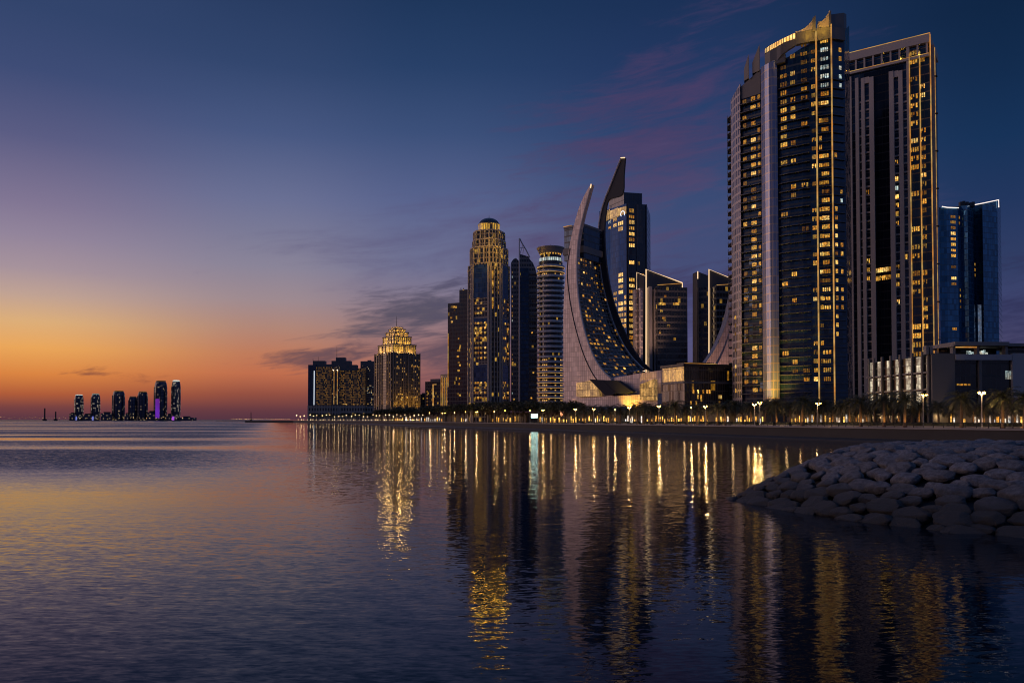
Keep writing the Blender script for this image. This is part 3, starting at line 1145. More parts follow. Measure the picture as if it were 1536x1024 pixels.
column(T1, wl, 1192, 1.9, [(75, 250, .82), (280, 300, .6), (380, 540, .1), (540, 610, .6)], 5.6, 3.4, warmk)
column(T1, wl, 1209, 2.4, [(60, 160, .75), (160, 260, .2), (260, 450, .4), (450, 540, .2), (540, 600, .6)], 5.6, 3.4, dimk)
column(T1, wl, 1223, 1.5, [(60, 130, .5), (130, 460, .72), (520, 580, .8)], 5.6, 3.4, warmk)
column(T1, wl, 1233, 1.1, [(150, 560, .6)], 5.6, 3.4, warmk, shapes=['two', 'one'])
column(T1, wl, 1240, 3.0, [(55, 118, .95), (122, 138, .95)], 5.6, 3.4, coolk, shapes=['four', 'three'])
column(T1, wl, 1240, 2.9, [(140, 160, .9), (160, 225, .45), (225, 470, .92), (530, 580, .95)], 5.6, 3.4, warmk, shapes=['four', 'three'])
column(T1, wl, 1255.5, 1.2, [(225, 340, .35), (340, 520, .9)], 5.6, 3.4, warmk, shapes=['two', 'odd'])
column(T1, wl, 1263.5, 1.2, [(70, 140, .5), (240, 520, .4)], 5.6, 3.4, (('warm', 2), ('amber', 3), ('cool', 1)), shapes=['two', 'one'])
column(T1, wl, 1119, 1.8, [(140, 590, .5)], 5.6, 3.4, dimk, shapes=['two', 'odd'])
column(T1, wl, 1132, 2.4, [(130, 600, .8)], 5.6, 3.4, warmk)
column(T1, wl, 1140.5, 1.2, [(120, 600, .5)], 5.6, 3.4, dimk, shapes=['one', 'two'])
column(T1, pan, 1103, 1.4, [(480, 600, .6)], 5.6, 3.4, warmk, shapes=['one', 'two'])
# floodlights at the foot of the two pale bays
fp = GL(1153, 304)
for i, (x, d) in enumerate(((1150, 309), (1160, 306))):
    q_ = GL(x, d)
    point('floodlight', (q_.x - 4, q_.y - 9.0, 5), GOLD, 42000, 0.4, T1, 76, (GL(x, d + 4).x - 1.5, GL(x, d + 4).y - 0.5, 30))
q_ = GL(1102, 329)
point('floodlight', (q_.x - 2.5, q_.y - 3, 7), GOLD, 7000, 0.4, T1, 60, (q_.x, q_.y + 1, 34))

# ================================================================ stone framed tower
T2 = thing('framed_tower', 'tall flat-topped tower of pale stone piers around a dark glass recess', 'skyscraper', (*G(1335, 360), QZ))
fc = Face(G(1262, 366.5), G(1398.5, 345))
bk = lambda u, d: fc.at(u, -d)
TOP2 = fc.px(1397, 50)[1]
M['t2glass'] = facade('black_recess_glass', 1.4, 3.9, 0.07, 0.5, (0.006, 0.008, 0.014), (0.012, 0.012, 0.014), (0.008, 0.009, 0.013), gr=0.12, wob=0.03, seed=8, gspec=0.35)
M['t2win'] = facade('blue_strip_glass', 2.2, 3.9, 0.12, 0.55, (0.03, 0.055, 0.09), (0.05, 0.05, 0.05), (0.13, 0.125, 0.12), gr=0.08, gm=0.25, wob=0.06, seed=9)
M['t2stone'] = plain('pier_stone', (0.42, 0.385, 0.35), 0.65, var=0.1, scale=0.12)
DEP = 24.0
zl0, zl1 = TOP2 - 8.8, TOP2 - 4.0
mb = MB()
zc = TOP2 - 5
mb.prism([fc.at(0), fc.at(fc.L), bk(fc.L, DEP), bk(0, DEP)], QZ, zc, 0, 1)
mb.build('wall', [M['t2win'], M['t2stone']], T2)
U = lambda x: fc.upx(x, 300)
mb = MB()
fc.box(mb, U(1312), U(1337), QZ, fc.px(1325, 112)[1], 0.02, 0.25)
fc.box(mb, U(1298), U(1357), fc.px(1325, 111.5)[1], zl0 - 2.2, 0.02, 0.25)
mb.build('glass_recess', M['t2glass'], T2)
for x0, x1, yt in ((1276, 1279.5, 116), (1285, 1290, 118), (1294, 1299, 118), (1306, 1313, 116.5), (1336, 1343, 108), (1350, 1356.3, 106.5), (1362.5, 1367, 60)):
    mb = MB()
    fc.box(mb, U(x0), U(x1), QZ, fc.px((x0 + x1) / 2, yt)[1], 0.0, 1.3 if x0 in (1306, 1336) else 1.05)
    mb.build('pier', M['t2stone'], T2)
for x0, x1, yt, h in ((1299, 1306, 116.6, 3.0), (1343, 1350, 107.2, 3.0)):
    mb = MB()
    fc.box(mb, U(x0) , U(x1), fc.px(x0, yt)[1] - h, fc.px(x0, yt)[1] - .2, 0.0, 1.0)
    mb.build('pier_head', M['t2stone'], T2)
# stone sills between the piers, storey by storey
for a, c in ((1290, 1294), (1299, 1306), (1343, 1350), (1356.3, 1362.5)):
    mb = MB()
    fc.box(mb, U(a) - .05, U(a) + .12, 5.0, 9 + 3.9 * 37, 0.0, 0.5)
    for i in range(37):
        fc.box(mb, U(a) + .1, U(c), 9.0 + 3.9 * i, 9.7 + 3.9 * i, 0.0, 0.5)
    mb.build('sill_ladder', M['t2stone'], T2)
# crown: beam, lit loggia, upper wall
mb = MB()
fc.box(mb, 0, fc.L, zl0 - 1.3, zl0, -DEP, 1.25)
fc.box(mb, -0.2, fc.L + .6, zl1, TOP2 - 0.4, -2.0, 1.35)
fc.box(mb, fc.L - 1.0, fc.L + .6, zl1, TOP2 - .4, -DEP, -2.0)
mb.build('crown_beam', M['t2stone'], T2)
mb = MB()
fc.box(mb, 0, fc.L, zl0, zl1, -3, -2.2)
lg = mb.build('loggia_wall', M['t2glass'], T2)
for k in range(11):
    mb = MB()
    u = fc.L * k / 10.3 + 0.3
    fc.box(mb, u - 0.35, u + 0.35, zl0, zl1, -0.3, 1.1)
    mb.build('loggia_post', M['t2stone'], T2)
for k in range(5):
    q_ = fc.pt(fc.L * (k + .5) / 5, zl0 + 0.6, 0.2)
    point('loggia_light', q_, GOLD, 420, 0.3, T2)
mb = MB()
fc.box(mb, 0, fc.L + .6, TOP2 - 0.4, TOP2 - 0.1, 1.0, 1.4)
fc.box(mb, 0, fc.L, zl0 - .22, zl0 - .02, 1.26, 1.36)
mb.build('light_strip', M['ledgold'], T2)
for x, yt in ((1367.2, 82), (1382.4, 78), (1398.6, 52)):
    mb = MB()
    u = U(x)
    fc.box(mb, u - .15, u + .15, QZ + 8, fc.px(x, yt)[1], 0.0 if x > 1368 else 1.06, 1.5)
    mb.build('light_strip', M['ledgold'], T2)
# right hand fin with bracket lights
mb = MB()
fr = Face(fc.at(fc.L), bk(fc.L, DEP))
fr.box(mb, 3.0, 4.6, QZ, TOP2 - 4, 0, 1.6)
fr.box(mb, 12, 13.0, QZ, TOP2 - 6, 0, 1.0)
mb.build('side_fin', M['t2stone'], T2)
mb = MB()
fr.box(mb, 3.6, 4.0, QZ + 8, TOP2 - 5, 1.62, 1.8)
mb.build('light_strip', M['ledgold'], T2)
for k in range(8):
    mb = MB()
    z = 40 + k * 16.5
    fr.box(mb, 3.2, 4.4, z, z + .5, 1.6, 2.6)
    mb.build('bracket', M['dark'], T2)
P2 = [fc.a, fc.b]
column(T2, P2, 1374.8, 3.2, [(70, 130, .95), (145, 195, .9), (205, 262, .95), (285, 400, .75), (405, 455, .95), (470, 600, .92)], 5.0, 3.9, warmk, shapes=['four', 'odd', 'three'], h=2.0)
column(T2, P2, 1387.6, 2.2, [(90, 200, .6), (205, 300, .85), (300, 520, .8)], 5.0, 3.9, warmk, shapes=['two', 'odd', 'three'], h=2.0)
column(T2, P2, 1346.5, 1.8, [(210, 345, .62), (400, 460, .4)], 5.0, 3.9, (('cool', 1), ('warm', 2), ('bright', 1)), shapes=['two', 'one', 'odd'], h=1.9)
column(T2, P2, 1302.5, 1.7, [(260, 300, .7), (395, 425, .8)], 5.0, 3.9, warmk, shapes=['two', 'odd'], h=1.9)
column(T2, P2, 1359.4, 1.5, [(290, 460, .25)], 5.0, 3.9, warmk, shapes=['two'], h=1.9)
column(T2, P2, 1272.5, 1.3, [(120, 600, .5)], 5.0, 3.9, dimk, shapes=['one', 'two'], h=1.9)
for y, kd in ((406, 'bright'), (418, 'warm')):
    for k in range(7):
        u, z = fc.px(1316 + k * 3.2, y - k * 0.45)
        lit(T2, fc.pt(u, z - 1.0, 0.32), fc.ang, 1.0, 2.0, kd if k < 6 else 'amber', rs())

# ================================================================ blue glass tower, right
T3 = thing('blue_tower', 'plain blue glass tower on the far right with a slanted white roof light', 'skyscraper', (*G(1455, 510), QZ))
w3 = [G(1404, 497), G(1421, 495), G(1438, 497), G(1443, 500), G(1453, 497), G(1461, 502), G(1464, 507), G(1474, 507), G(1475.5, 499), G(1498, 503)]
t3 = [Z(311, 497), Z(311.5, 495), Z(312, 497), Z(309, 500), Z(308, 497), Z(308, 502), Z(310, 507), Z(310, 507), Z(305, 499), Z(300.5, 503)]
M['t3glass'] = facade('teal_tower_glass', 1.6, 3.5, 0.10, 0.45, (0.05, 0.20, 0.36), (0.03, 0.06, 0.09), (0.035, 0.12, 0.2), gr=0.09, gm=0.5, wob=0.05, seed=12)
mb = MB()
mb.prism(w3 + [G(1503, 530), G(1460, 545), G(1408, 535)], QZ, 0, 0, 1, tops=t3 + [Z(303, 530), 130, 130])
mb.build('wall', [M['t3glass'], M['dark']], T3)
mb = MB()
mb.tube([W(1413, 309.8, 494.5), W(1421, 311.2, 494.4), W(1438, 311.8, 496.4)], 0.28, 6)
mb.tube([W(1461, 307.4, 501.4), W(1475.5, 304.6, 498.2), W(1498, 299.8, 502.4), W(1498.2, 311, 502.4)], 0.28, 6)
mb.build('roof_light', glow('white_roof_led', (1.0, 0.86, 0.78), 1.3), T3)
mb = MB()
for x in (1441, 1445, 1450, 1455, 1459):
    p = W(x, 307, 501)
    mb.box((p.x, p.y, p.z), (1.6, 2, 2.2 + (x % 3)))
mb.build('roof_plant', M['dark'], T3)
column(T3, w3, 1431, 3.6, [(325, 388, .95), (395, 410, .5), (418, 436, .9), (440, 520, .35)], 4.2, 3.5, warmk, shapes=['four', 'three'], h=1.7)
column(T3, w3, 1440.5, 1.2, [(325, 345, .9), (430, 470, .4)], 4.2, 3.5, dimk, shapes=['one'], h=1.7)
column(T3, w3, 1463, 1.6, [(388, 418, .9)], 4.2, 3.5, warmk, shapes=['two', 'odd'], h=1.7)
mb = MB()
f = Face(G(1464, 507), G(1474, 507))
f.box(mb, f.L * .25, f.L * .75, Z(520, 507), Z(457, 507), 0.02, 0.2)
mb.build('lit_shaft', glow('pale_shaft_glow', (0.35, 0.5, 0.9), 0.22, patch=0.6, scale=0.5), T3)

# ================================================================ waterfront mall, right
P1 = thing('waterfront_mall', 'low concrete mall with tall lit window strips and an open roof terrace', 'building', (*G(1440, 225), QZ))
fw = Face(G(1302.5, 242), G(1395, 214))
fm = Face(G(1395, 214), G(1640, 216))
ztop = fw.px(1393, 531.5)[1]
M['mallwall'] = plain('mall_render', (0.14, 0.135, 0.128), 0.8, var=0.12, scale=0.15)
M['mallpale'] = plain('mall_pale_panels', (0.34, 0.33, 0.33), 0.7, var=0.1, scale=0.15)
M['mallglass'] = facade('mall_glass', 1.4, 3.4, 0.12, 0.5, (0.015, 0.018, 0.022), (0.05, 0.05, 0.05), (0.03, 0.03, 0.03), gr=0.1, wob=0.05, seed=21)
mb = MB()
ym = lambda y: fm.px(1420, y)[1]
mb.prism([fw.a, fw.b, fm.at(fm.L), fm.at(fm.L, -40), fw.at(0, -40)], QZ, ztop - 0.4, 0, 1)
mb.build('wall', [M['mallglass'], M['mallwall']], P1)
mb = MB()
fm.box(mb, 0, fm.upx(1430.5, 560), QZ, ym(530), 0, 0.6)
mb.build('blank_wall', M['mallwall'], P1)
mb = MB()
fm.box(mb, fm.upx(1516, 560), fm.L, QZ + 5, ym(529.5), 0, 0.8)
mb.build('pale_wall', M['mallpale'], P1)
mb = MB()
fm.box(mb, fm.upx(1430.8, 540), fm.upx(1515, 540), ym(540), ym(531.4), -12, 0.9)
mb.build('terrace_band', M['mallpale'], P1)
mb = MB()
fm.box(mb, fm.upx(1428, 517), fm.upx(1509, 517), ym(518.5), ym(513), -14, 1.4)
fm.box(mb, fm.upx(1509.5, 517), fm.L, ym(519), ym(514.5), -14, 0.8)
pf = Face(fw.at(fw.L * .86, -5), fm.at(fm.upx(1428, 517), 1.0))
pf.box(mb, 0, pf.L, ym(520), ym(516), -5, 0.2)
mb.build('terrace_roof', M['concrete'], P1)
for x in (1430, 1466, 1508.5, 1396, 1390):
    mb = MB()
    u = fm.upx(x, 525)
    fm.box(mb, u - .35, u + .35, ym(531.4), ym(518.6), -1, 0.4)
    mb.build('column', M['concrete'], P1)
mb = MB()
fm.box(mb, fm.upx(1431, 525), fm.upx(1520, 525), ym(531.4), ym(519), -8, -7)
fm.box(mb, fm.upx(1510, 525), fm.L, ym(531.4), ym(519), -3, -2)
mb.build('terrace_glass', M['mallglass'], P1)
mb = MB()
fm.box(mb, fm.upx(1432.5, 521), fm.upx(1464, 521), ym(521.4), ym(520.0), 0.2, 0.45)
mb.build('soffit_light', M['ledgold'], P1)
for k in range(9):
    u, z = fm.px(1475 + k * 3.7, 529)
    lit(P1, fm.pt(u, z, -6.9), fm.ang, 0.55, rnd.uniform(.7, 1.5), 'cool', 'odd')
for x in (1468.5,):
    mb = MB(); u = fm.upx(x, 560); fm.box(mb, u - .4, u + .4, QZ, ym(540), 0, 0.7); mb.build('pilaster', M['mallwall'], P1)
u, z = fm.px(1512, 568.5)
lit(P1, fm.pt(u, z, 0.1), fm.ang, 1.5, 2.3, 'cool', 'three')
for k in range(4):
    u, z = fm.px(1437 + k * 5.4, 578)
    lit(P1, fm.pt(u, z, 0.1), fm.ang, 0.7, 0.5, 'amber', 'one')
for k in range(10):
    u, z = fm.px(1434 + k * 8.2, 632)
    lit(P1, fm.pt(u, QZ + .4, 0.15), fm.ang, 1.1, 2.4, rnd.choice(['cool', 'bright', 'warm']), rs())
# fins and lit strips of the left wing
M['stripglass'] = facade('lit_strip_glass', 0.75, 1.7, 0.09, 0.1, (0.3, 0.3, 0.28), (0.05, 0.045, 0.04), (0.06, 0.055, 0.05), lit=0.97, lc=(0.95, 0.84, 0.6), ls=0.95, seed=31, wob=0.0)
for x in (1305, 1312.6, 1324.6, 1337.8, 1352, 1370, 1385.3, 1394.2):
    mb = MB()
    u = fw.upx(x, 570)
    fw.box(mb, u - .32, u + .32, QZ, ztop + 0.9, 0, 0.55)
    mb.build('fin', M['mallwall'], P1)
for x0, x1 in ((1303.8, 1310.5), (1317, 1323), (1330.8, 1337), (1344.3, 1351.2), (1359.3, 1367.8), (1375, 1383.2), (1390.6, 1393.6)):
    u0, u1 = fw.upx(x0, 570), fw.upx(x1, 570)
    for zr0, zr1 in ((.07, .36), (.40, .66), (.70, .975)):
        mb = MB()
        zz0, zz1 = QZ + 4 + (ztop - QZ - 4) * zr0, QZ + 4 + (ztop - QZ - 4) * zr1
        fw.box(mb, u0, u1, zz0, zz1, 0.02, 0.12)
        mb.build('lit_strip_window', M['stripglass'], P1)
    for zr in (.375, .675):
        mb = MB()
        zz0 = QZ + 4 + (ztop - QZ - 4) * zr
        fw.box(mb, u0 - 0.9, u1, zz0, zz0 + .4, 0.1, .5)
        lo = mb.build('ledge', M['concrete'], P1)
for k in range(4):
    q_ = fw.pt(fw.L * (k + .6) / 4.3, QZ + 7.2, 2.4)
    point('wing_light', q_, GOLD, 120, 0.3, P1)

# ================================================================ crescent hotel
def smooth_px(P, n=5):
    return [tuple(v) for v in smooth_line([Vector(p) for p in P], n)]
M['cresclad'] = facade('crescent_cladding', 1.25, 2.6, 0.16, 0.16, (0.70, 0.59, 0.57), (0.3, 0.25, 0.235), (0.34, 0.28, 0.265), gr=0.42, gm=0.2, wob=0.05, seed=41, tint=0.28, fm=0.2)
M['cresrib'] = plain('rib_cladding', (0.5, 0.48, 0.48), 0.4, 0.4, var=0.12, scale=0.15)
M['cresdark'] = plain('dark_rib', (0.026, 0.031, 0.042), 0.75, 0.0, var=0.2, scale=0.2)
M['cresglass'] = facade('crescent_concave_glass', 2.3, 3.3, 0.75, 1.25, (0.01, 0.012, 0.016), (0.12, 0.115, 0.11), (0.075, 0.072, 0.07), gr=0.1, wob=0.08, seed=43)
C1 = thing('crescent_tower', 'crescent-shaped hotel tower with two upswept horns of pale cladding', 'tower', (*G(880, 425), QZ))
ff = Face(G(845.5, 432), G(992, 392))
outer = smooth_px([(846, 606), (845, 540), (845, 470), (847, 430), (851, 390), (858, 350), (867, 316), (877, 292), (886, 276.5)])
inner = smooth_px([(889.5, 277.5), (884.5, 296), (876.5, 326), (870, 358), (867.5, 390), (868, 425), (872, 462), (880, 500), (892, 533), (905, 554), (918, 567)])
base = [(955, 560.5), (992, 555), (992, 608)]
divd = smooth_px([(889, 277), (877, 302), (865, 340), (856, 380), (853, 410), (857, 450), (865, 490), (877, 530), (891, 560), (906, 579), (926, 595)])
uz = [ff.px(*p) for p in outer + inner + base]
mb = MB()
ff.plate(mb, uz, -1.2, 0.0)
mb.build('cladding_wall', M['cresclad'], C1)
rib = [ff.px(*p) for p in divd] + [ff.px(*p) for p in inner[::-1]]
mb = MB()
ff.plate(mb, rib, 0.0, 1.3)
mb.build('ribbon', M['cresclad'], C1)
# pale trim along the ribbon edges, gilt tip
for ln, d, r, mm_ in (([p for p in divd if p[1] > 372], 1.3, 0.3, 'dark'), (inner, 1.3, 0.42, 'cresrib')):
    mb = MB()
    mb.tube([ff.pt(*ff.px(*p), d) for p in ln], r, 6)
    mb.build('ribbon_trim', M[mm_], C1)
mb = MB()
mb.tube([ff.pt(*ff.px(*p), 1.6) for p in ((889.4, 277.2), (888.3, 283))], 0.35, 6)
mb.build('tip_light', M['ledwarm'], C1)
# the back horn stands 24 m behind
WB = 24.0
fb = Face(ff.at(-10, -WB), ff.at(ff.L + 40, -WB))
bl = smooth_px([(932.5, 238), (925.5, 256), (917, 278), (908.5, 299), (902, 321), (899, 346), (900, 385), (905, 425), (915, 465), (928, 500), (945, 530), (966, 553)])
br = smooth_px([(938.5, 237.5), (936.5, 262), (934, 292), (914, 300), (909, 324), (907.5, 350), (909.5, 390), (915.5, 430), (926.5, 470), (941, 505), (958, 535), (980, 557)])
mb = MB()
fb.plate(mb, [fb.px(*p) for p in bl] + [fb.px(*p) for p in br[::-1]], -0.6, 0.6)
mb.build('back_horn', M['cresdark'], C1)
mb = MB()
mb.tube([fb.pt(*fb.px(*p), 0.8) for p in bl], 0.45, 6)
mb.build('horn_trim', M['cresrib'], C1)
mb = MB()
mb.tube([fb.pt(*fb.px(*p), 0.9) for p in ((932.5, 237.5), (938.5, 237.2))], 0.3, 6)
mb.build('tip_light', M['ledwarm'], C1)
# concave window wall between the two
in2 = [p for p in inner if p[1] > 382]
def at_y(P, y):
    for a, c in zip(P, P[1:]):
        if (a[1] - y) * (c[1] - y) <= 0 and a[1] != c[1]:
            s_ = (y - a[1]) / (c[1] - a[1])
            return a[0] + (c[0] - a[0]) * s_
    return P[-1][0]
def conc(s_, v):
    """s along the storeys 0..1 top to foot, v 0 front .. 1 back"""
    yf = 385 + (566 - 385) * s_
    a = ff.pt(*ff.px(at_y(inner, yf), yf), 0.5)
    # same height on the back horn
    lo, hi = 330.0, 556.0
    for _ in range(24):
        mid = (lo + hi) / 2
        if fb.px(at_y(bl, mid), mid)[1] > a.z:
            lo = mid
        else:
            hi = mid
    c = fb.pt(*fb.px(at_y(bl, lo), lo), 0.3)
    return a.lerp(c, v)
NS = 44
mb = MB()
arc = [0]
for i in range(NS):
    arc.append(arc[-1] + (conc((i + 1) / NS, .5) - conc(i / NS, .5)).length)
for i in range(NS):
    for j in range(2):
        q4 = [conc((i + 1) / NS, j / 2), conc((i + 1) / NS, (j + 1) / 2), conc(i / NS, (j + 1) / 2), conc(i / NS, j / 2)]
        mb.face(q4, [(j * 12.4, -arc[i + 1]), (j * 12.4 + 12.4, -arc[i + 1]), (j * 12.4 + 12.4, -arc[i]), (j * 12.4, -arc[i])])
mb.build('window_wall', M['cresglass'], C1)
rc = random.Random(3)
used = set()
# window ledges break the wall into uneven bays
mb = MB()
for i in range(30):
    for j in range(10):
        if rc.random() < 0.55:
            s_ = (i + .1) / 30
            v = j / 10
            a, c = conc(s_, v), conc(s_, v + rc.choice([.08, .14, .1]))
            nrm = (conc(s_ + .01, v) - a).cross(c - a).normalized()
            if nrm.y > 0:
                nrm = -nrm
            mb.tube([a + nrm * .25, c + nrm * .25], 0.22, 4)
mb.build('window_ledge', M['cresrib'], C1)['kind'] = 'stuff'
for _ in range(400):
    i, j = rc.randrange(30), rc.randrange(10)
    if (i, j) in used or rc.random() > .75:
        continue
    used.add((i, j))
    if len(used) > 88:
        break
    s0, s1 = (i + .35) / 30, (i + .78) / 30
    v0, v1 = (j + .2) / 10, (j + rc.choice([.7, .62, .8])) / 10
    q4 = [conc(s1, v0), conc(s1, v1), conc(s0, v1), conc(s0, v0)]
    nrm = (q4[1] - q4[0]).cross(q4[3] - q4[0]).normalized()
    if nrm.y > 0:
        nrm = -nrm
    mb = MB()
    top = [p + nrm * 0.16 for p in q4]
    mb.face(top)
    for a in range(4):
        c = (a + 1) % 4
        mb.face([q4[a], q4[c], top[c], top[a]])
    mb.build('lit_window', M['w_' + rk(pool=(('warm', 3), ('amber', 5), ('bright', 1), ('dim', 5)))], C1)
# top storeys that bridge the horns and stick out on the left
pz0, pz1 = Z(388, 430), Z(341, 434)
fp_ = Face(ff.at(ff.upx(842, 360), -4.5), ff.at(ff.upx(872, 360), -4.5))
mb = MB()
Lp = Face(ff.at(-2, -4), fb.at(fb.upx(903, 360), 0.2))
PL = [ff.at(-3.0, -4.5), ff.at(ff.upx(868, 360), -4.5), fb.at(fb.upx(904, 350), 0.2), fb.at(fb.upx(880, 350), -6)]
mb.prism(PL, pz0, pz1, 0, 1, bottom=True)
ph = mb.build('penthouse', [M['t1glass'], M['cresdark']], C1)
mb = MB()
cen = sum(PL, Vector((0, 0))) / 4
ring = [cen + (p - cen) * 1.07 for p in PL]
mb.prism(ring, pz0 + 3.2, pz0 + 6.6, 0, bottom=True)
mb.prism([cen + (p - cen) * 1.03 for p in PL], pz1 - 0.4, pz1 + .8, 0, bottom=True)
mb.build('penthouse_band', M['greystone'], ph)
mb = MB()
mb.tube([(p.x, p.y, pz1 + 1.0) for p in [cen + (p - cen) * 1.03 for p in (PL[3], PL[0], PL[0].lerp(PL[1], .4))]], 0.22, 5)
mb.build('roof_light', M['ledgold'], ph)
# building body behind the horns closes the volume
mb = MB()
body = [ff.at(1.0, -5), fb.at(fb.upx(880, 500), -1)]
mb.prism([ff.at(0.4, -5), ff.at(6, -5), fb.at(fb.upx(900, 450), -2.0), fb.at(fb.upx(876, 450), -4.0)], QZ, pz0, 0)
mb.build('rear_wall', M['cresclad'], C1)
# base: lit lobby, dark sloping canopies, link to the pavilion
mb = MB()
u0, z0 = ff.px(869, 595); u1, z1 = ff.px(903, 569.5)
ff.plate(mb, [(u0, z0), (u1 + .4, z0), (u1 - 2, z1), (u0, z1 - 1.2)], 0.05, 2.6)
M['lobby'] = facade('lobby_glass', 1.6, 4.2, 0.14, 0.2, (0.3, 0.22, 0.1), (0.08, 0.06, 0.04), (0.12, 0.08, 0.05), lit=1.0, lc=(1.0, 0.55, 0.16), ls=0.75, seed=51)
mb.build('lobby', M['lobby'], C1)
M['canopy'] = plain('blue_black_roof', (0.010, 0.015, 0.03), 0.85, 0.0, var=0.2)
for pts in (((892, 569), (912, 570.5), (933, 590), (924, 592.5), (916, 593)), ((913, 571), (934, 571), (957, 587.5), (945, 591), (934, 590.5))):
    mb = MB()
    lo = [ff.px(*p) for p in pts]
    ff.plate(mb, lo, 1.4, 5.0)
    mb.build('canopy', M['canopy'], C1)
mb = MB()
ff.plate(mb, [ff.px(*p) for p in ((850, 599), (992, 590), (992, 610), (850, 610))], 0.1, 3.4)
mb.build('podium_wall', M['cresclad'], C1)
mb = MB()
ff.plate(mb, [ff.px(*p) for p in ((971, 577), (992, 569), (992, 600), (971, 600))], 3.5, 7.0)
mb.build('entrance_block', M['lobby'], C1)
q_ = ff.pt(*ff.px(950, 590), 9)
point('facade_light', (q_.x, q_.y, 6), GOLD, 30000, 0.5, C1, 80, tuple(ff.pt(*ff.px(955, 566), 0)))
q_ = ff.pt(*ff.px(908, 600), 10)
point('facade_light', (q_.x, q_.y, 6), GOLD, 26000, 0.5, C1, 50, tuple(ff.pt(*ff.px(905, 540), 0)))
q_ = ff.pt(*ff.px(858, 600), 10)
point('facade_light', (q_.x, q_.y, 6), (1, .5, .3), 16000, 0.5, C1, 50, tuple(ff.pt(*ff.px(860, 560), 0)))

# the second crescent shows only its foot beside the tallest tower
C2 = thing('crescent_tower', 'second crescent tower, only its pink sweeping foot showing left of the tallest tower', 'tower', (*G(1130, 430), QZ))
f2 = Face(G(1035, 425), G(1215, 425))
so_ = smooth_px([(1046, 562), (1060, 541), (1072, 523), (1083, 500), (1091, 477), (1098, 447), (1108, 400), (1113, 350), (1112, 310), (1104, 280)])
si_ = smooth_px([(1107, 279), (1122, 305), (1132, 350), (1136, 420), (1137, 500), (1137, 606)])
mb = MB()
f2.plate(mb, [f2.px(*p) for p in so_ + si_ + [(1046, 606)]], -9, 0)
mb.build('cladding_wall', M['cresclad'], C2)
dv = smooth_px([(1066, 562), (1076, 546), (1086, 524), (1094, 500), (1102, 460), (1112, 400)])
mb = MB()
f2.plate(mb, [f2.px(*p) for p in dv] + [f2.px(*p) for p in ((1116, 400), (1112, 460), (1106, 520), (1100, 562))], 0, 1.0)
mb.build('ribbon', M['cresclad'], C2)
mb = MB()
mb.tube([f2.pt(*f2.px(*p), 0.2) for p in so_], 0.5, 6)
mb.build('ribbon_trim', M['cresrib'], C2)
q_ = f2.pt(*f2.px(1080, 600), 14)
point('facade_light', (q_.x, q_.y, 8), (1, .5, .3), 40000, 0.5, C2, 60, tuple(f2.pt(*f2.px(1088, 530), 0)))

# ================================================================ glass pavilion in front of it
PV = thing('glass_pavilion', 'two-storey dark glass pavilion with one glowing upper window', 'building', (*G(1040, 345), QZ))
fa, fbv = Face(G(992, 352), G(1026, 336)), Face(G(1026, 336), G(1112, 345))
zt = fa.px(1026, 548)[1]
M['pvglass'] = facade('pavilion_glass', 1.15, 4.4, 0.16, 0.3, (0.02, 0.02, 0.022), (0.13, 0.11, 0.09), (0.1, 0.085, 0.07), gr=0.12, wob=0.05, seed=61, lit=0.05, lc=AMBER, ls=0.3)
mb = MB()
mb.prism([fa.a, fa.b, fbv.b, fbv.at(fbv.L, -28), fa.at(0, -28)], QZ, zt, 0, 1)
mb.build('wall', [M['pvglass'], M['dark']], PV)
M['goldroom'] = facade('golden_room_glass', 1.15, 9.0, 0.13, 0.2, (0.3, 0.2, 0.08), (0.10, 0.07, 0.03), (0.2, 0.12, 0.05), lit=1.0, lc=(1.0, 0.52, 0.10), ls=0.85, seed=62)
mb = MB()
fa.box(mb, fa.L * .06, fa.L * .98, fa.px(1010, 572)[1], fa.px(1010, 551.5)[1], 0.02, 0.2)
mb.build('glowing_window', M['goldroom'], PV)
mb = MB()
for fz in (0.0, 1.0):
    pass
zm = fa.px(1010, 573)[1]
fa.box(mb, 0, fa.L, zm - .8, zm, 0.05, 0.5); fbv.box(mb, 0, fbv.L, zm - .8, zm, 0.05, 0.5)
mb.build('floor_band', M['greystone'], PV)
mb = MB()
fa.box(mb, -.3, fa.L + .2, zt - .3, zt + .8, -4, 0.6); fbv.box(mb, 0, fbv.L, zt - .3, zt + .8, -4, 0.6)
fbv.box(mb, fbv.L * .12, fbv.L * .62, zt + .8, zt + 1.8, -12, -5)
mb.build('roof', M['dark'], PV)
mb = MB()
fbv.box(mb, 0, fbv.L * .55, zt + .82, zt + 1.05, 0.2, 0.4)
mb.build('roof_light', M['ledgold'], PV)
for k in range(13):
    u, z = fbv.px(1030 + rnd.random() * 52, rnd.choice([607, 602, 598, 590]))
    lit(PV, fbv.pt(u, z, 0.1), fbv.ang, 0.7, 1.6, rk(pool=(('warm', 3), ('bright', 2), ('amber', 3))), 'two')
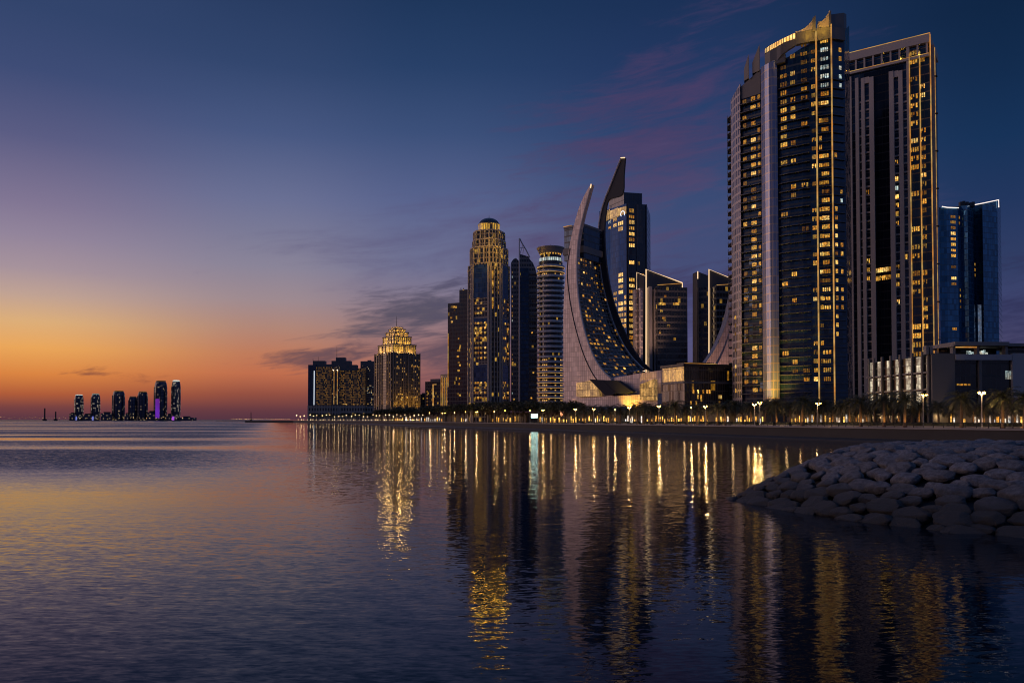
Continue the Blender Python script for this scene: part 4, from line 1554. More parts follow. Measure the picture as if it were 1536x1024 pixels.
# ================================================================ hotel with the lit columns behind the horn
H1 = thing('hotel_tower', 'blue glass hotel tower with a gold-lit upper band, right behind the crescent horn', 'skyscraper', (*G(940, 500), QZ))
hw = [G(899, 512), G(906, 503), G(916, 494), G(928, 486.5), G(940, 481), G(970.5, 486)]
M['hglass'] = facade('hotel_blue_glass', 1.35, 3.5, 0.13, 0.3, (0.04, 0.15, 0.45), (0.10, 0.15, 0.26), (0.03, 0.09, 0.24), gr=0.2, gm=0.0, gspec=0.04, wob=0.012, seed=71, tint=0.35)
M['hdark'] = facade('hotel_dark_glass', 1.5, 3.5, 0.2, 0.5, (0.02, 0.035, 0.06), (0.05, 0.055, 0.065), (0.03, 0.04, 0.055), gr=0.1, gm=0.1, wob=0.05, seed=72)
hz = [Z(317, 512), Z(316, 503), Z(313, 494), Z(309.5, 486.5), Z(305, 481), Z(307, 486)]
mb = MB()
for i in range(5):
    mb.wallq(hw[i], hw[i + 1], QZ, hz[i], i * 7.3, 0 if i < 4 else 1, None, hz[i + 1])
bk_ = [G(976, 512), G(912, 530)]
mb.wallq(hw[5], bk_[0], QZ, hz[5], 0, 1); mb.wallq(bk_[0], bk_[1], QZ, hz[5], 0, 1); mb.wallq(bk_[1], hw[0], QZ, hz[5], 0, 1, None, hz[0])
mb.face([(p.x, p.y, z) for p, z in zip(hw + bk_, hz + [hz[5], hz[5]])], None, 2)
mb.build('wall', [M['hglass'], M['hdark'], M['dark']], H1)
mb = MB()
ub = [G(914, 503), G(936.5, 488), G(963.5, 492), G(964, 510), G(918, 515)]
mb.prism(ub, Z(310, 490), 0, 0, 1, tops=[Z(297, 503), Z(288.5, 488), Z(290.5, 492), Z(290, 510), Z(295, 515)])
mb.build('upper_block', [M['hdark'], M['dark']], H1)
fh = Face(hw[4], hw[5])
mb = MB()
fh.box(mb, fh.L * .05, fh.L * .11, QZ, hz[4], 0, .5); fh.box(mb, fh.L * .48, fh.L * .54, QZ, hz[4], 0, .4); fh.box(mb, fh.L * .95, fh.L, QZ, hz[5], 0, .4)
mb.build('pier', M['slab'], H1)
# gold band under the roof, on the curved side
M['hgold'] = facade('gold_floor_glass', 1.35, 5.4, 0.16, 0.3, (0.3, 0.2, 0.05), (0.1, 0.08, 0.05), (0.1, 0.08, 0.05), lit=0.96, lc=(1.0, 0.58, 0.15), ls=0.75, seed=73)
mb = MB()
for i in range(1, 4):
    f = Face(hw[i], hw[i + 1])
    f.box(mb, 0, f.L, hz[i + 1] - 6.6, hz[i] - 1.4, 0.05, 0.35)
mb.build('gold_floor', M['hgold'], H1)
column(H1, hw, 947.6, 3.9, [(312, 322, .9), (326, 372, .95), (392, 540, .97)], 4.0, 3.5, (('bright', 4), ('warm', 2), ('amber', 1)), shapes=['three', 'four'], h=2.1)
column(H1, hw, 931.5, 4.4, [(330, 354, .9), (414, 500, .95)], 4.0, 3.5, (('bright', 4), ('warm', 3)), shapes=['three', 'four'], h=2.2)
column(H1, hw, 938, 1.6, [(440, 500, .95)], 4.0, 3.5, (('bright', 4), ('warm', 3)), shapes=['two'], h=2.2)
column(H1, hw, 923, 3.2, [(330, 350, .8), (442, 500, .6)], 4.0, 3.5, (('bright', 2), ('warm', 3)), shapes=['three', 'odd'], h=1.9)
column(H1, hw, 915, 3.0, [(332, 352, .8)], 4.0, 3.5, (('cool', 1), ('warm', 3)), shapes=['three', 'odd'], h=1.7)
column(H1, hw, 958, 1.6, [(310, 318, .9), (395, 520, .3)], 4.0, 3.5, dimk, shapes=['two'], h=1.8)
column(H1, hw, 964, 1.6, [(395, 520, .3)], 4.0, 3.5, dimk, shapes=['two'], h=1.8)
# round lit crest near the top
mb = MB()
fq = Face(hw[3], hw[4])
c_ = fq.pt(*fq.px(934.5, 321), 0.25)
mb.tube([c_ + Vector((fq.u.x * math.cos(a), fq.u.y * math.cos(a), math.sin(a))) * 1.7 for a in [R(x) for x in range(-40, 221, 20)]], 0.28, 5)
mb.build('lit_crest', M['ledwhite'], H1)

# ================================================================ slant-topped twins
def slant(root, D, led, led2, fr_, strips, body_l, top_l):
    """slab wall with a sloping lit top in front of which stands a dark office block"""
    pass
M['stglass'] = facade('office_dark_glass', 1.7, 3.5, 0.25, 1.2, (0.012, 0.016, 0.024), (0.09, 0.088, 0.09), (0.14, 0.135, 0.135), gr=0.1, wob=0.05, seed=81, lit=0.035, lc=WARM, ls=0.7)
M['stpale'] = facade('curved_pale_panels', 1.4, 3.5, 0.2, 0.9, (0.36, 0.32, 0.34), (0.42, 0.37, 0.36), (0.46, 0.4, 0.39), gr=0.2, gm=0.45, wob=0.05, seed=82, tint=0.3)
M['slabwall'] = plain('slab_wall_panels', (0.12, 0.115, 0.115), 0.5, 0.2, var=0.15, scale=0.1)
A = thing('slant_tower', 'office tower with a sloping top outlined in white light, right of the hotel tower', 'skyscraper', (*G(990, 465), QZ))
f = Face(G(969.3, 455.5), G(1023.5, 457))
mb = MB()
f.plate(mb, [f.px(*p) for p in ((969, 606), (969, 404), (1023.5, 424.5), (1023.5, 606))], -1.6, 0)
mb.build('slab_wall', M['slabwall'], A)
mb = MB()
mb.tube([f.pt(*f.px(*p), .25) for p in ((969, 560), (969, 404), (1023.3, 424.3), (1023.3, 432))], 0.3, 5)
mb.build('light_strip', M['ledwarm'], A)
mb = MB()
mb.tube([f.pt(*f.px(*p), .3) for p in ((1023, 425), (986, 427.5))], 0.16, 5)
mb.build('light_strip', M['ledgold'], A)
f_ = Face(G(955, 470), G(975, 471))
mb = MB()
f_.plate(mb, [f_.px(*p) for p in ((955, 606), (955, 408.5), (969.5, 414.5), (969.5, 606))], -1.6, 0)
mb.build('slab_wall', M['slabwall'], A)
mb = MB()
mb.tube([f_.pt(*f_.px(*p), .2) for p in ((955, 436), (955, 408.5), (968.5, 414))], 0.16, 5)
mb.build('light_strip', M['ledwarm'], A)
fo = Face(G(985.5, 447), G(1031, 449.5))
mb = MB()
mb.prism([fo.a, fo.b, fo.at(fo.L, -7.0), fo.at(0, -7.0)], QZ, fo.px(1000, 430.5)[1], 0, 1)
mb.build('office_block', [M['stglass'], M['dark']], A)
for x0, x1, d, yt in ((950, 956, 452, 435), (956.5, 964, 450, 433)):
    mb = MB()
    a, c = G(x0, d), G(x1, d - 2)
    mb.prism([a, G((x0 + x1) / 2, d - 2.4), c, c + Vector((1, 9)), a + Vector((1, 9))], QZ, Z(yt, d), 0, 0)
    mb.build('pale_bay', M['stpale'], A)
for x0, x1, yt in ((970.2, 974.5, 432), (977, 979.5, 436), (981.5, 984.5, 432)):
    mb = MB()
    f.box(mb, f.upx(x0), f.upx(x1), QZ, f.px(x0, yt)[1], 0.02, 6.0)
    mb.build('pale_pier', M['cladding'], A)
mb = MB()
fo.box(mb, fo.L * .02, fo.L * .98, QZ, fo.px(1000, 436)[1], -7.4, -7.2)
for k in range(9):
    u, z = fo.px(988 + k * 2.3 + (7 if k > 4 else 0) * 1.6, 457.5)
    lit(A, fo.pt(u, z, 0.1), fo.ang, 0.8, 1.4, 'warm', rs())
for x, y in ((992, 468), (995, 479), (1019, 448), (998, 446), (1003, 490), (990, 500), (1012, 510)):
    u, z = fo.px(x, y)
    lit(A, fo.pt(u, z, 0.1), fo.ang, rnd.uniform(1, 2), 1.3, rk(pool=dimk), rs())
for k in range(11):
    mb = MB()
    z = fo.px(1000, 470 + k * 9.5)[1]
    fo.box(mb, .3, fo.L - .3, z, z + .35, 0.02, 0.3)
    mb.build('floor_band', M['slab'], A)
q_ = G(966, 442); point('facade_light', (q_.x, q_.y - 16, 24), (1, .55, .35), 60000, 0.5, A, 70, (q_.x, q_.y + 8, 90))
B = thing('slant_tower', 'office tower with a sloping lit top, half hidden behind the tallest tower', 'skyscraper', (*G(1080, 465), QZ))
f = Face(G(1063, 458), G(1120, 459.5))
mb = MB()
f.plate(mb, [f.px(*p) for p in ((1063, 606), (1063, 404), (1120, 427), (1120, 606))], -1.6, 0)
mb.build('slab_wall', M['slabwall'], B)
mb = MB()
mb.tube([f.pt(*f.px(*p), .25) for p in ((1063.3, 560), (1063.3, 404), (1120, 427))], 0.3, 5)
mb.build('light_strip', M['ledwarm'], B)
f_ = Face(G(1046, 473), G(1066, 474))
mb = MB()
f_.plate(mb, [f_.px(*p) for p in ((1046, 606), (1046, 407), (1063, 413.5), (1063, 606))], -8, 0)
mb.build('slab_wall', M['slabwall'], B)
mb = MB()
mb.tube([f_.pt(*f_.px(*p), .2) for p in ((1046.5, 418), (1046.5, 407))], 0.3, 5)
mb.build('light_strip', M['ledwarm'], B)
f2_ = Face(G(1046.5, 470), G(1061.5, 468))
mb = MB()
mb.prism([f2_.a, f2_.b, f2_.at(f2_.L, -3), f2_.at(0, -3)], QZ, f2_.px(1052, 431)[1], 0, 1)
mb.build('office_block', [M['stglass'], M['dark']], B)
fo = Face(G(1074.5, 450), G(1122, 452))
mb = MB()
mb.prism([fo.a, fo.b, fo.at(fo.L, -7), fo.at(0, -7)], QZ, fo.px(1080, 428)[1], 0, 1)
mb.build('office_block', [M['stglass'], M['dark']], B)
mb = MB()
mb.tube([fo.pt(*fo.px(*p), .1) for p in ((1075, 427.5), (1110, 425.5))], 0.16, 5)
mb.build('light_strip', M['ledgold'], B)
for k in range(34):
    x = rnd.choice([1067, 1070, 1073.2])
    u, z = f.px(x, 440 + k * 3.4)
    lit(B, f.pt(u, z, 0.15), f.ang, 0.7, 0.9, rk(pool=dimk), 'one')
for k in range(4):
    mb = MB()
    x0 = (1065.5, 1068.4, 1071.5, 1047)[k]
    ff_ = f if k < 3 else f2_
    ff_.box(mb, ff_.upx(x0), ff_.upx(x0) + .45, QZ, ff_.px(x0, 432)[1], 0.02, 1.2)
    mb.build('pale_pier', M['greystone'], B)

# ================================================================ chamfered towers with golden crowns
def chamf(cx, cy, a, c, rot, s=1.0):
    """eight-sided plan: four faces of width a, four corners of width c, first face turned by rot"""
    pts = []
    h = a / 2
    k = c / math.sqrt(2)
    base_ = [(-h, -(h + k)), (h, -(h + k)), (h + k, -h), (h + k, h), (h, h + k), (-h, h + k), (-(h + k), h), (-(h + k), -h)]
    ca, sa = math.cos(rot), math.sin(rot)
    return [Vector((cx + (x * ca - y * sa) * s, cy + (x * sa + y * ca) * s)) for x, y in base_]

DT = thing('domed_tower', 'stepped tower with gold-lit tiers and a round dome on top', 'skyscraper', (*G(734, 560), QZ))
cx, cy = G(733.5, 572)
rot = R(-25)
D0 = 558
M['dstone'] = plain('domed_tower_stone', (0.38, 0.34, 0.30), 0.65, var=0.12, scale=0.1)
M['dblue'] = facade('deep_blue_glass', 1.5, 3.5, 0.12, 0.35, (0.03, 0.085, 0.2), (0.02, 0.03, 0.05), (0.02, 0.045, 0.09), gr=0.09, gm=0.4, wob=0.04, seed=91)
M['dwin'] = facade('tower_window_grid', 2.4, 3.5, 0.6, 0.9, (0.02, 0.03, 0.05), (0.24, 0.21, 0.18), (0.22, 0.19, 0.165), gr=0.1, wob=0.04, seed=92, lit=0.16, lc=WARM, ls=0.8)
zs = lambda y: Z(y, D0)
mb = MB()
P8 = chamf(cx, cy, 13.4, 8.6, rot)
mb.prism(P8, QZ, zs(394), 0, 1)
mb.build('shaft', [M['dwin'], M['dstone']], DT)
faces = [Face(P8[i], P8[(i + 1) % 8]) for i in range(8)]
fl_, fch, frt, fl2 = faces[0], faces[1], faces[2], faces[7]
# glass fields on the two faces the photo shows
for f, e in ((fl_, .04), (frt, .12)):
    for y0, y1, mm_ in ((396, 446, 'dblue'), (476.5, 484, 'dblue'), (547, 574, 'dblue')):
        mb = MB()
        f.box(mb, f.L * e, f.L * (1 - e), zs(y1), zs(y0), 0.02, 0.3)
        mb.build('glass_field', M[mm_], DT)
    for y in (447, 456, 466, 476, 484.5, 546, 575, 583, 590):
        mb = MB()
        f.box(mb, 0, f.L, zs(y) - .25, zs(y) + .25, 0.02, 0.5)
        mb.build('floor_band', M['dstone'], DT)
# piers on the edges of every visible face
for f in (fl2, fl_, fch, frt):
    for u in ((0.0, 1.3), (f.L - 1.3, f.L)) if f is not fch else ((0, 1.5), (f.L * .36, f.L * .44), (f.L * .62, f.L * .7), (f.L - 1.5, f.L)):
        mb = MB()
        f.box(mb, u[0], u[1], QZ, zs(394), 0.0, 0.9)
        mb.build('pier', M['dstone'], DT)
# tiers
tiers = [(394, 369, 0.92, 'dwin'), (369, 357, 0.80, 'dwin'), (357, 343.5, 0.76, 'dwin')]
for y0, y1, s_, mm_ in tiers:
    mb = MB()
    P = chamf(cx, cy, 13.4, 8.6, rot, s_)
    mb.prism(P, zs(y0), zs(y1), 0, 1)
    t_ = mb.build('tier', [M[mm_], M['dstone']], DT)
    mb = MB()
    Pc = chamf(cx, cy, 13.4, 8.6, rot, s_ + .03)
    mb.prism(Pc, zs(y1), zs(y1) + .9, 0, bottom=True)
    mb.prism(chamf(cx, cy, 13.4, 8.6, rot, s_ + .02), zs(y0), zs(y0) + .7, 0, bottom=True)
    mb.build('cornice', M['dstone'], t_)
    for i in (7, 0, 1, 2):
        f = Face(P[i], P[(i + 1) % 8])
        for k in range(4):
            mb = MB()
            u = f.L * k / 3
            f.box(mb, u - .4, u + .4, zs(y0), zs(y1), 0, 0.6)
            mb.build('pilaster', M['dstone'], t_)
mb = MB()
rr = 16.4 / F * 560
mb.lathe((cx, cy), [(rr, zs(343.5)), (rr, zs(331.5)), (rr * 1.04, zs(331.5)), (rr * 1.04, zs(330)), (rr * .96, zs(330))], 28)
M['dlight'] = facade('gold_lantern', 1.6, 5.8, 0.55, 0.7, (0.3, 0.2, 0.08), (0.3, 0.24, 0.16), (0.3, 0.24, 0.16), lit=0.85, lc=(1.0, 0.54, 0.06), ls=0.95, seed=95)
mb.build('lantern', M['dlight'], DT)
mb = MB()
dz = zs(330.5)
mb.lathe((cx, cy), [(rr * .97 * math.cos(R(a)), dz + rr * .64 * math.sin(R(a))) for a in range(0, 91, 9)], 28)
mb.build('dome', facade('dome_glass', 1.6, 2.0, 0.1, 0.12, (0.05, 0.06, 0.08), (0.1, 0.1, 0.1), (0.09, 0.09, 0.09), gr=0.12, gm=0.4, seed=96), DT, smooth=True)
mb = MB()
mb.tube([(cx, cy, dz + rr * .62), (cx, cy, dz + rr * .62 + 2.4)], [.25, .08], 5)
mb.build('finial', M['dark'], DT)
# uplights on the crown and the pilasters
for i, (px, y, d, w) in enumerate(((712, 392, 549, 1600), (724, 392, 546, 1600), (741, 394, 545, 1600), (757, 394, 549, 1600), (713, 369.5, 552, 1500), (727, 369.5, 549, 1500),
                                   (745, 369.5, 549, 1500), (756, 369.5, 553, 1300), (716, 357, 553, 900), (728, 356, 550, 900), (748, 356, 551, 900))):
    q_ = W(px, y - .6, d)
    point('crown_light', q_, GOLD, w * .5, 0.4, DT)
for px, y, d, w in ((698.5, 470, 553, 5000), (738, 468, 545.5, 5000), (746.5, 468, 546, 4500), (769.5, 480, 556, 4000), (738.5, 590, 545, 2500), (705, 600, 549, 2500)):
    q_ = W(px, y, d)
    point('pier_light', (q_.x, q_.y - 1.0, q_.z), GOLD, w * .7, 0.4, DT, 40, (q_.x, q_.y + 2.0, q_.z + 22))
Pd = P8[:2]
rows_g = [(486, 545, .93), (576, 604, .85)]
for px, w in ((709.3, 1.4), (714.0, 1.3), (718.0, 1.5), (722.3, 1.4), (728.2, 1.5)):
    column(DT, P8[0:2], px, w, rows_g + [(448, 475, .5)], 5.2, 3.5, (('warm', 5), ('bright', 2), ('amber', 3)), d=0.5, shapes=['two', 'one', 'odd'], h=1.35)
column(DT, P8[0:2], 717.5, 1.4, [(400, 445, .5)], 5.2, 3.5, dimk, d=0.5, shapes=['two'], h=1.6)
for px, w in ((753.2, 1.8), (757, 2.0), (761, 1.8)):
    column(DT, P8[2:4], px, w, [(486, 545, .62), (576, 604, .6), (448, 475, .4)], 5.2, 3.5, (('warm', 3), ('amber', 4), ('dim', 2)), d=0.6, shapes=['two', 'one', 'odd'], h=1.7)
for px in (738.6, 746.8):
    column(DT, P8[1:3], px, 1.0, [(405, 470, .85)], 5.2, 3.5, (('warm', 3), ('amber', 3)), d=0.4, shapes=['one'], h=2.4)
column(DT, P8[7:] + P8[:1], 702, 1.2, [(400, 600, .35)], 5.2, 3.5, dimk, d=0.3, shapes=['one'], h=2.0)
column(DT, P8[2:4], 766.5, 1.2, [(400, 600, .55)], 5.2, 3.5, (('warm', 3), ('cool', 1), ('amber', 3)), d=1.0, shapes=['one'], h=1.4)

GT = thing('golden_hotel', 'square stone hotel with a glowing golden stepped crown and a mast', 'hotel', (*G(596, 980), QZ))
pa, pb, pc = G(561.5, 985), G(588.5, 950), G(630.5, 975)
D0 = 956
zs = lambda y: Z(y, D0)
M['gwin'] = facade('golden_hotel_windows', 2.6, 3.4, 1.2, 1.5, (0.03, 0.026, 0.02), (0.13, 0.1, 0.065), (0.12, 0.09, 0.06), gr=0.2, seed=101, lit=0.22, lc=(1.0, 0.5, 0.12), ls=0.5)
M['gstone'] = plain('golden_hotel_stone', (0.22, 0.18, 0.14), 0.7, var=0.15, scale=0.08)
pd_ = pa + (pc - pb)
mb = MB()
mb.prism([pa, pb, pc, pd_], QZ, zs(529), 0, 1)
mb.build('wall', [M['gwin'], M['gstone']], GT)
fL, fR = Face(pa, pb), Face(pb, pc)
for f, xs in ((fL, (562.6, 566.5, 569.8, 573, 580.5, 583.5, 586.8)), (fR, (589.5, 593, 605, 612, 619, 629.5))):
    for x in xs:
        mb = MB()
        u = f.upx(x, 570)
        f.box(mb, u - .5, u + .5, QZ, zs(528), 0, 1.0)
        mb.build('pilaster', M['gstone'], GT)
for px, w, k in ((568.0, 16000, 1), (574.5, 16000, 1), (582, 34000, 1), (586, 28000, 1), (563, 12000, 1)):
    f = fL
    q_ = f.pt(f.upx(px, 600), 14, 3.0)
    point('pier_light', q_, (1.0, .52, .2), w, 0.4, GT, 34, tuple(f.pt(f.upx(px, 600), 52, 0.2)))
for k in range(4):
    q_ = fR.pt(fR.L * (k + .5) / 4, 14, 9.0)
    point('pier_light', q_, GOLD, 12000, 0.4, GT, 70, tuple(fR.pt(fR.L * (k + .5) / 4, 34, 0)))
cxy = (pa + pb + pc + pd_) / 4
def sq(s_):
    return [cxy + (p - cxy) * s_ for p in (pa, pb, pc, pd_)]
M['gcrown'] = facade('golden_crown_bays', 2.9, 7.2, 1.0, 1.2, (0.3, 0.2, 0.08), (0.34, 0.25, 0.14), (0.34, 0.25, 0.14), lit=0.8, lc=(1.0, 0.54, 0.06), ls=1.2, seed=103)
for y0, y1, s_ in ((529, 516, .80), (516, 503.5, .60), (503.5, 496.5, .47), (496.5, 491.5, .34), (491.5, 488.5, .22)):
    mb = MB()
    mb.prism(sq(s_), zs(y0), zs(y1), 0, 1)
    t_ = mb.build('crown_tier', [M['gcrown'], M['gstone']], GT)
    mb = MB()
    mb.prism(sq(s_ + .05), zs(y1) - .5, zs(y1) + .9, 0, bottom=True)
    mb.build('cornice', M['gstone'], t_)
    P = sq(s_)
    for f in (Face(P[0], P[1]), Face(P[1], P[2])):
        nn_ = 4 if s_ > .5 else 3
        for k in range(nn_ + 1):
            mb = MB()
            u = f.L * k / nn_
            f.box(mb, u - .35, u + .35, zs(y0), zs(y1), 0.0, .7)
            mb.build('pilaster', M['gstone'], t_)
        for k in range(2):
            point('crown_light', f.pt(f.L * (k + .5) / 2, zs(y0) + 1.2, 3.2), (1.0, 0.6, 0.2), 2200 * s_, 0.5, GT)
mb = MB()
q_ = W(594.7, 489, 976)
mb.tube([q_, W(594.7, 474, 976)], [.35, .12], 5)
mb.build('mast', M['dark'], GT)
for _ in range(34):
    x, y = rnd.uniform(591, 629), rnd.choice([597, 600, 603, 606.5, 610]) if rnd.random() < .7 else rnd.uniform(545, 597)
    u, z = fR.px(x, y)
    lit(GT, fR.pt(u, z, 0.4), fR.ang, rnd.uniform(1.2, 2.2), 1.7, rk(pool=(('warm', 4), ('bright', 2), ('amber', 4))), rs())

# ================================================================ round banded tower
RT = thing('banded_tower', 'round tower wrapped in pale balcony bands under a flared lit crown', 'skyscraper', (*G(826, 560), QZ))
c_ = G(826, 566)
rr = 20.0 / F * 566
zs = lambda y: Z(y, 560)
M['rglass'] = facade('round_tower_glass', 1.5, 3.5, 0.15, 0.9, (0.03, 0.038, 0.055), (0.08, 0.08, 0.09), (0.1, 0.1, 0.11), gr=0.1, wob=0.05, seed=111, gm=0.15, lit=0.03, lc=WARM, ls=0.6)
mb = MB()
mb.lathe(c_, [(rr * .9, QZ), (rr * .9, zs(391)), (rr * .78, zs(391)), (rr * .8, zs(378)), (0.5, zs(378))], 40)
mb.build('shaft', M['rglass'], RT)
mb = MB()
mb.lathe(c_, [(rr * .78, zs(380)), (rr * 0.88, zs(377.5)), (rr * 1.0, zs(372.5)), (rr * 1.06, zs(370.5)), (rr * 1.06, zs(369.6)), (rr * .98, zs(369.2)), (rr * .3, zs(367)), (0.5, zs(366.8))], 40)
mb.build('flared_roof', M['cladding'], RT)
M['bgold'] = plain('gold_lit_soffit', (0.4, 0.36, 0.3), 0.6)
mb = MB()
z = zs(605)
mb.lathe(c_, [(rr * .88, z), (rr * 1.02, z), (rr * 1.05, z + .25), (rr * 1.05, z + 1.5), (rr * 1.02, z + 1.65), (rr * .88, z + 1.65)], 40)
a = R(200)
b0 = mb.build('balcony_band', M['paleslab'], RT, smooth=False)
nb = 0
for i in range(1, 29):
    if 605 - i * 7.6 < 396:
        break
    c = b0.copy(); COL.objects.link(c); c.parent = RT; c.location = (0, 0, 3.545 * i)
# golden lit soffits of the lowest and the top storeys
mb = MB()
zz = zs(605)
mb.lathe(c_, [(rr * .905, zz + 1.4), (rr * .93, zz + 1.4), (rr * .93, zz + 2.6), (rr * .905, zz + 2.6)], 40)
g0 = mb.build('lit_storey', facade('lit_round_storey', 1.6, 40.0, 0.5, 0.0, (0.2, 0.15, 0.08), (0.05, 0.05, 0.05), (0.05, 0.05, 0.05), lit=0.62, lc=(1.0, 0.5, 0.1), ls=1.1, seed=113), RT)
for i in (1, 2, 3, 4, 5, 6, 7, 8, 25):
    c = g0.copy(); COL.objects.link(c); c.parent = RT; c.location = (0, 0, 3.545 * i)
mb = MB()
zz = zs(605)
mb.lathe(c_, [(rr * 1.025, zz - .05), (rr * 1.056, zz + .1), (rr * 1.056, zz + .27), (rr * 1.05, zz + .27)], 40)
l0 = mb.build('light_strip', M['ledgold'], RT)
for i in (1, 2, 3, 4, 5, 6, 7, 26, 27):
    c = l0.copy(); COL.objects.link(c); c.parent = RT; c.location = (0, 0, 3.545 * i)
mb = MB()
mb.lathe(c_, [(rr * .82, zs(391)), (rr * .86, zs(391)), (rr * .86, zs(386)), (rr * .82, zs(386))], 40)
mb.build('lit_storey', facade('white_lit_storey', 1.5, 40.0, 0.3, 0.0, (0.2, 0.2, 0.2), (0.05, 0.05, 0.05), (0.05, 0.05, 0.05), lit=0.75, lc=(0.8, 0.95, 0.9), ls=0.9, seed=114), RT)
mb = MB()
for k in range(9):
    a = R(200 + k * 16)
    q_ = Vector((c_.x + rr * .84 * math.cos(a), c_.y + rr * .84 * math.sin(a), zs(380.5)))
    mb.box(q_, (1.0, .4, .7), a + R(90))
mb.build('crown_lamp', M['w_warm'], RT)
mb = MB()
mb.tube([(c_.x, c_.y, zs(368)), (c_.x, c_.y, zs(364))], [.3, .1], 5)
mb.build('mast', M['dark'], RT)

# ================================================================ tower with a sail-shaped top
ST = thing('sail_tower', 'grey tower with a tall mast and a sloping sail-shaped roof frame', 'skyscraper', (*G(785, 640), QZ))
M['sgrey'] = facade('sail_tower_bands', 2.0, 3.6, 0.5, 1.5, (0.03, 0.035, 0.05), (0.14, 0.14, 0.15), (0.17, 0.17, 0.18), gr=0.15, seed=121, lit=0.02, lc=WARM, ls=0.6)
f = Face(G(766.5, 634), G(806, 634))
mb = MB()
f.plate(mb, [f.px(*p) for p in ((766.5, 610), (766.5, 393), (770, 388), (774, 386), (778.5, 391), (778.5, 610))], -14, -2)
mb.build('left_wing', M['sgrey'], ST)
mb = MB()
f.plate(mb, [f.px(*p) for p in ((778.5, 610), (778.5, 380), (793, 384.5), (795, 389), (799, 393), (803, 402), (806, 415), (806.5, 610))], -14, -1)
mb.build('right_wing', M['sgrey'], ST)
mb = MB()
f.plate(mb, [f.px(*p) for p in ((781, 610), (781, 402), (793, 402), (793, 610))], -0.98, 0.3)
mb.build('glass_field', M['t1glass'], ST)
mb = MB()
mb.tube([f.pt(*f.px(*p), .8) for p in ((779, 608), (779, 358))], [0.75, 0.55], 6)
mb.tube([f.pt(*f.px(*p), .6) for p in ((779.3, 357.5), (783, 365), (788.5, 374), (794.8, 386.5))], 0.5, 5)
mb.tube([f.pt(*f.px(*p), .6) for p in ((780, 381), (784, 368))], 0.18, 4)
mb.tube([f.pt(*f.px(*p), .6) for p in ((784, 381), (786, 371))], 0.18, 4)
mb.tube([f.pt(*f.px(*p), .6) for p in ((780, 372), (787, 372))], 0.18, 4)
mb.build('mast_frame', M['metal'], ST)
for k in range(22):
    mb = MB()
    y = 412 + k * 8.8
    z = f.px(800, y)[1]
    f.box(mb, f.upx(794.5), f.upx(806.2), z, z + 1.1, -0.98, 0.25)
    mb.build('balcony_band', M['slab'], ST)
for x, y in ((797, 598), (800, 560), (769, 545), (771, 600), (768.4, 470), (798, 500)):
    u, z = f.px(x, y)
    lit(ST, f.pt(u, z, 0.2 if x > 780 else -1.8), f.ang, 1.2, 1.3, rk(pool=warmk), 'one')

# ================================================================ dark slab left of the domed tower
LT = thing('dark_slab_tower', 'plain dark blue tower with a narrow stepped top left of the domed tower', 'skyscraper', (*G(686, 690), QZ))
M['lglass'] = facade('slab_tower_glass', 1.6, 3.5, 0.2, 0.8, (0.012, 0.022, 0.045), (0.03, 0.035, 0.045), (0.02, 0.025, 0.035), gr=0.1, seed=131, lit=0.02, lc=WARM, ls=0.7)
f = Face(G(671.8, 690), G(702, 680))
mb = MB()
mb.prism([f.a, f.b, f.at(f.L, -20), f.at(0, -20)], QZ, f.px(686, 454)[1], 0, 1)
mb.build('wall', [M['lglass'], M['dark']], LT)
mb = MB()
u0, u1 = f.upx(688), f.upx(702)
mb.prism([f.at(u0, -1), f.at(u1, -1), f.at(u1, -16), f.at(u0, -16)], f.px(690, 454)[1], f.px(690, 434.5)[1], 0, 1)
mb.build('upper_block', [M['lglass'], M['dark']], LT)
for x, y in ((689.5, 431), (693.5, 431.5)):
    mb = MB()
    p = f.pt(*f.px(x, 435), -2)
    mb.tube([p, f.pt(*f.px(x, y), -2)], .3, 5)
    mb.build('mast', M['dark'], LT)
mb = MB()
f.box(mb, 0.2, 0.7, QZ + 30, f.px(672, 500)[1], 0, .4)
mb.build('light_strip', M['ledgold'], LT)
for x, y in ((678, 461.5), (681, 461.5), (684, 462), (682, 466.5), (677, 478), (678, 484), (688, 509), (690, 522), (687.5, 527), (690.5, 520), (687, 536), (688.5, 545), (690, 549), (688, 557), (689.5, 569), (689, 577), (687, 592), (690, 594)):
    u, z = f.px(x, y)
    lit(LT, f.pt(u, z, 0.15), f.ang, rnd.uniform(1.2, 2.2), 1.6, rk(pool=warmk), rs())

# ================================================================ low blocks between
LB = thing('apartment_block', 'dark mid-rise block with a gold-lit stair strip right of the golden hotel', 'apartment block', (*G(649, 800), QZ))
M['lbw'] = facade('midrise_grid', 2.2, 3.3, 0.7, 1.3, (0.015, 0.016, 0.02), (0.04, 0.036, 0.03), (0.045, 0.04, 0.034), seed=141, lit=0.1, lc=WARM, ls=0.5)
f = Face(G(638, 805), G(660.5, 798))
mb = MB()
mb.prism([f.a, f.b, f.at(f.L, -18), f.at(0, -18)], QZ, f.px(648, 572)[1], 0, 1)
mb.build('wall', [M['lbw'], M['dark']], LB)
mb = MB()
f.box(mb, f.L * .25, f.L * .85, f.px(648, 572)[1], f.px(648, 568)[1], -14, -3)
mb.build('roof_block', M['slabwall'], LB)
mb = MB()
f.box(mb, f.upx(649.3), f.upx(651), QZ + 10, f.px(650, 577)[1], .02, .4)
f.box(mb, f.upx(649.3), f.upx(655), f.px(650, 577)[1], f.px(650, 576)[1], .02, .4)
mb.build('light_strip', M['ledgold'], LB)
for k in range(7):
    u, z = f.px(641, 588 + k * 5)
    lit(LB, f.pt(u, z, .2), f.ang, 1.0, 1.3, 'amber', 'one')
LC = thing('apartment_block', 'narrow block striped with vertical gold light beside the dark slab tower', 'apartment block', (*G(667, 760), QZ))
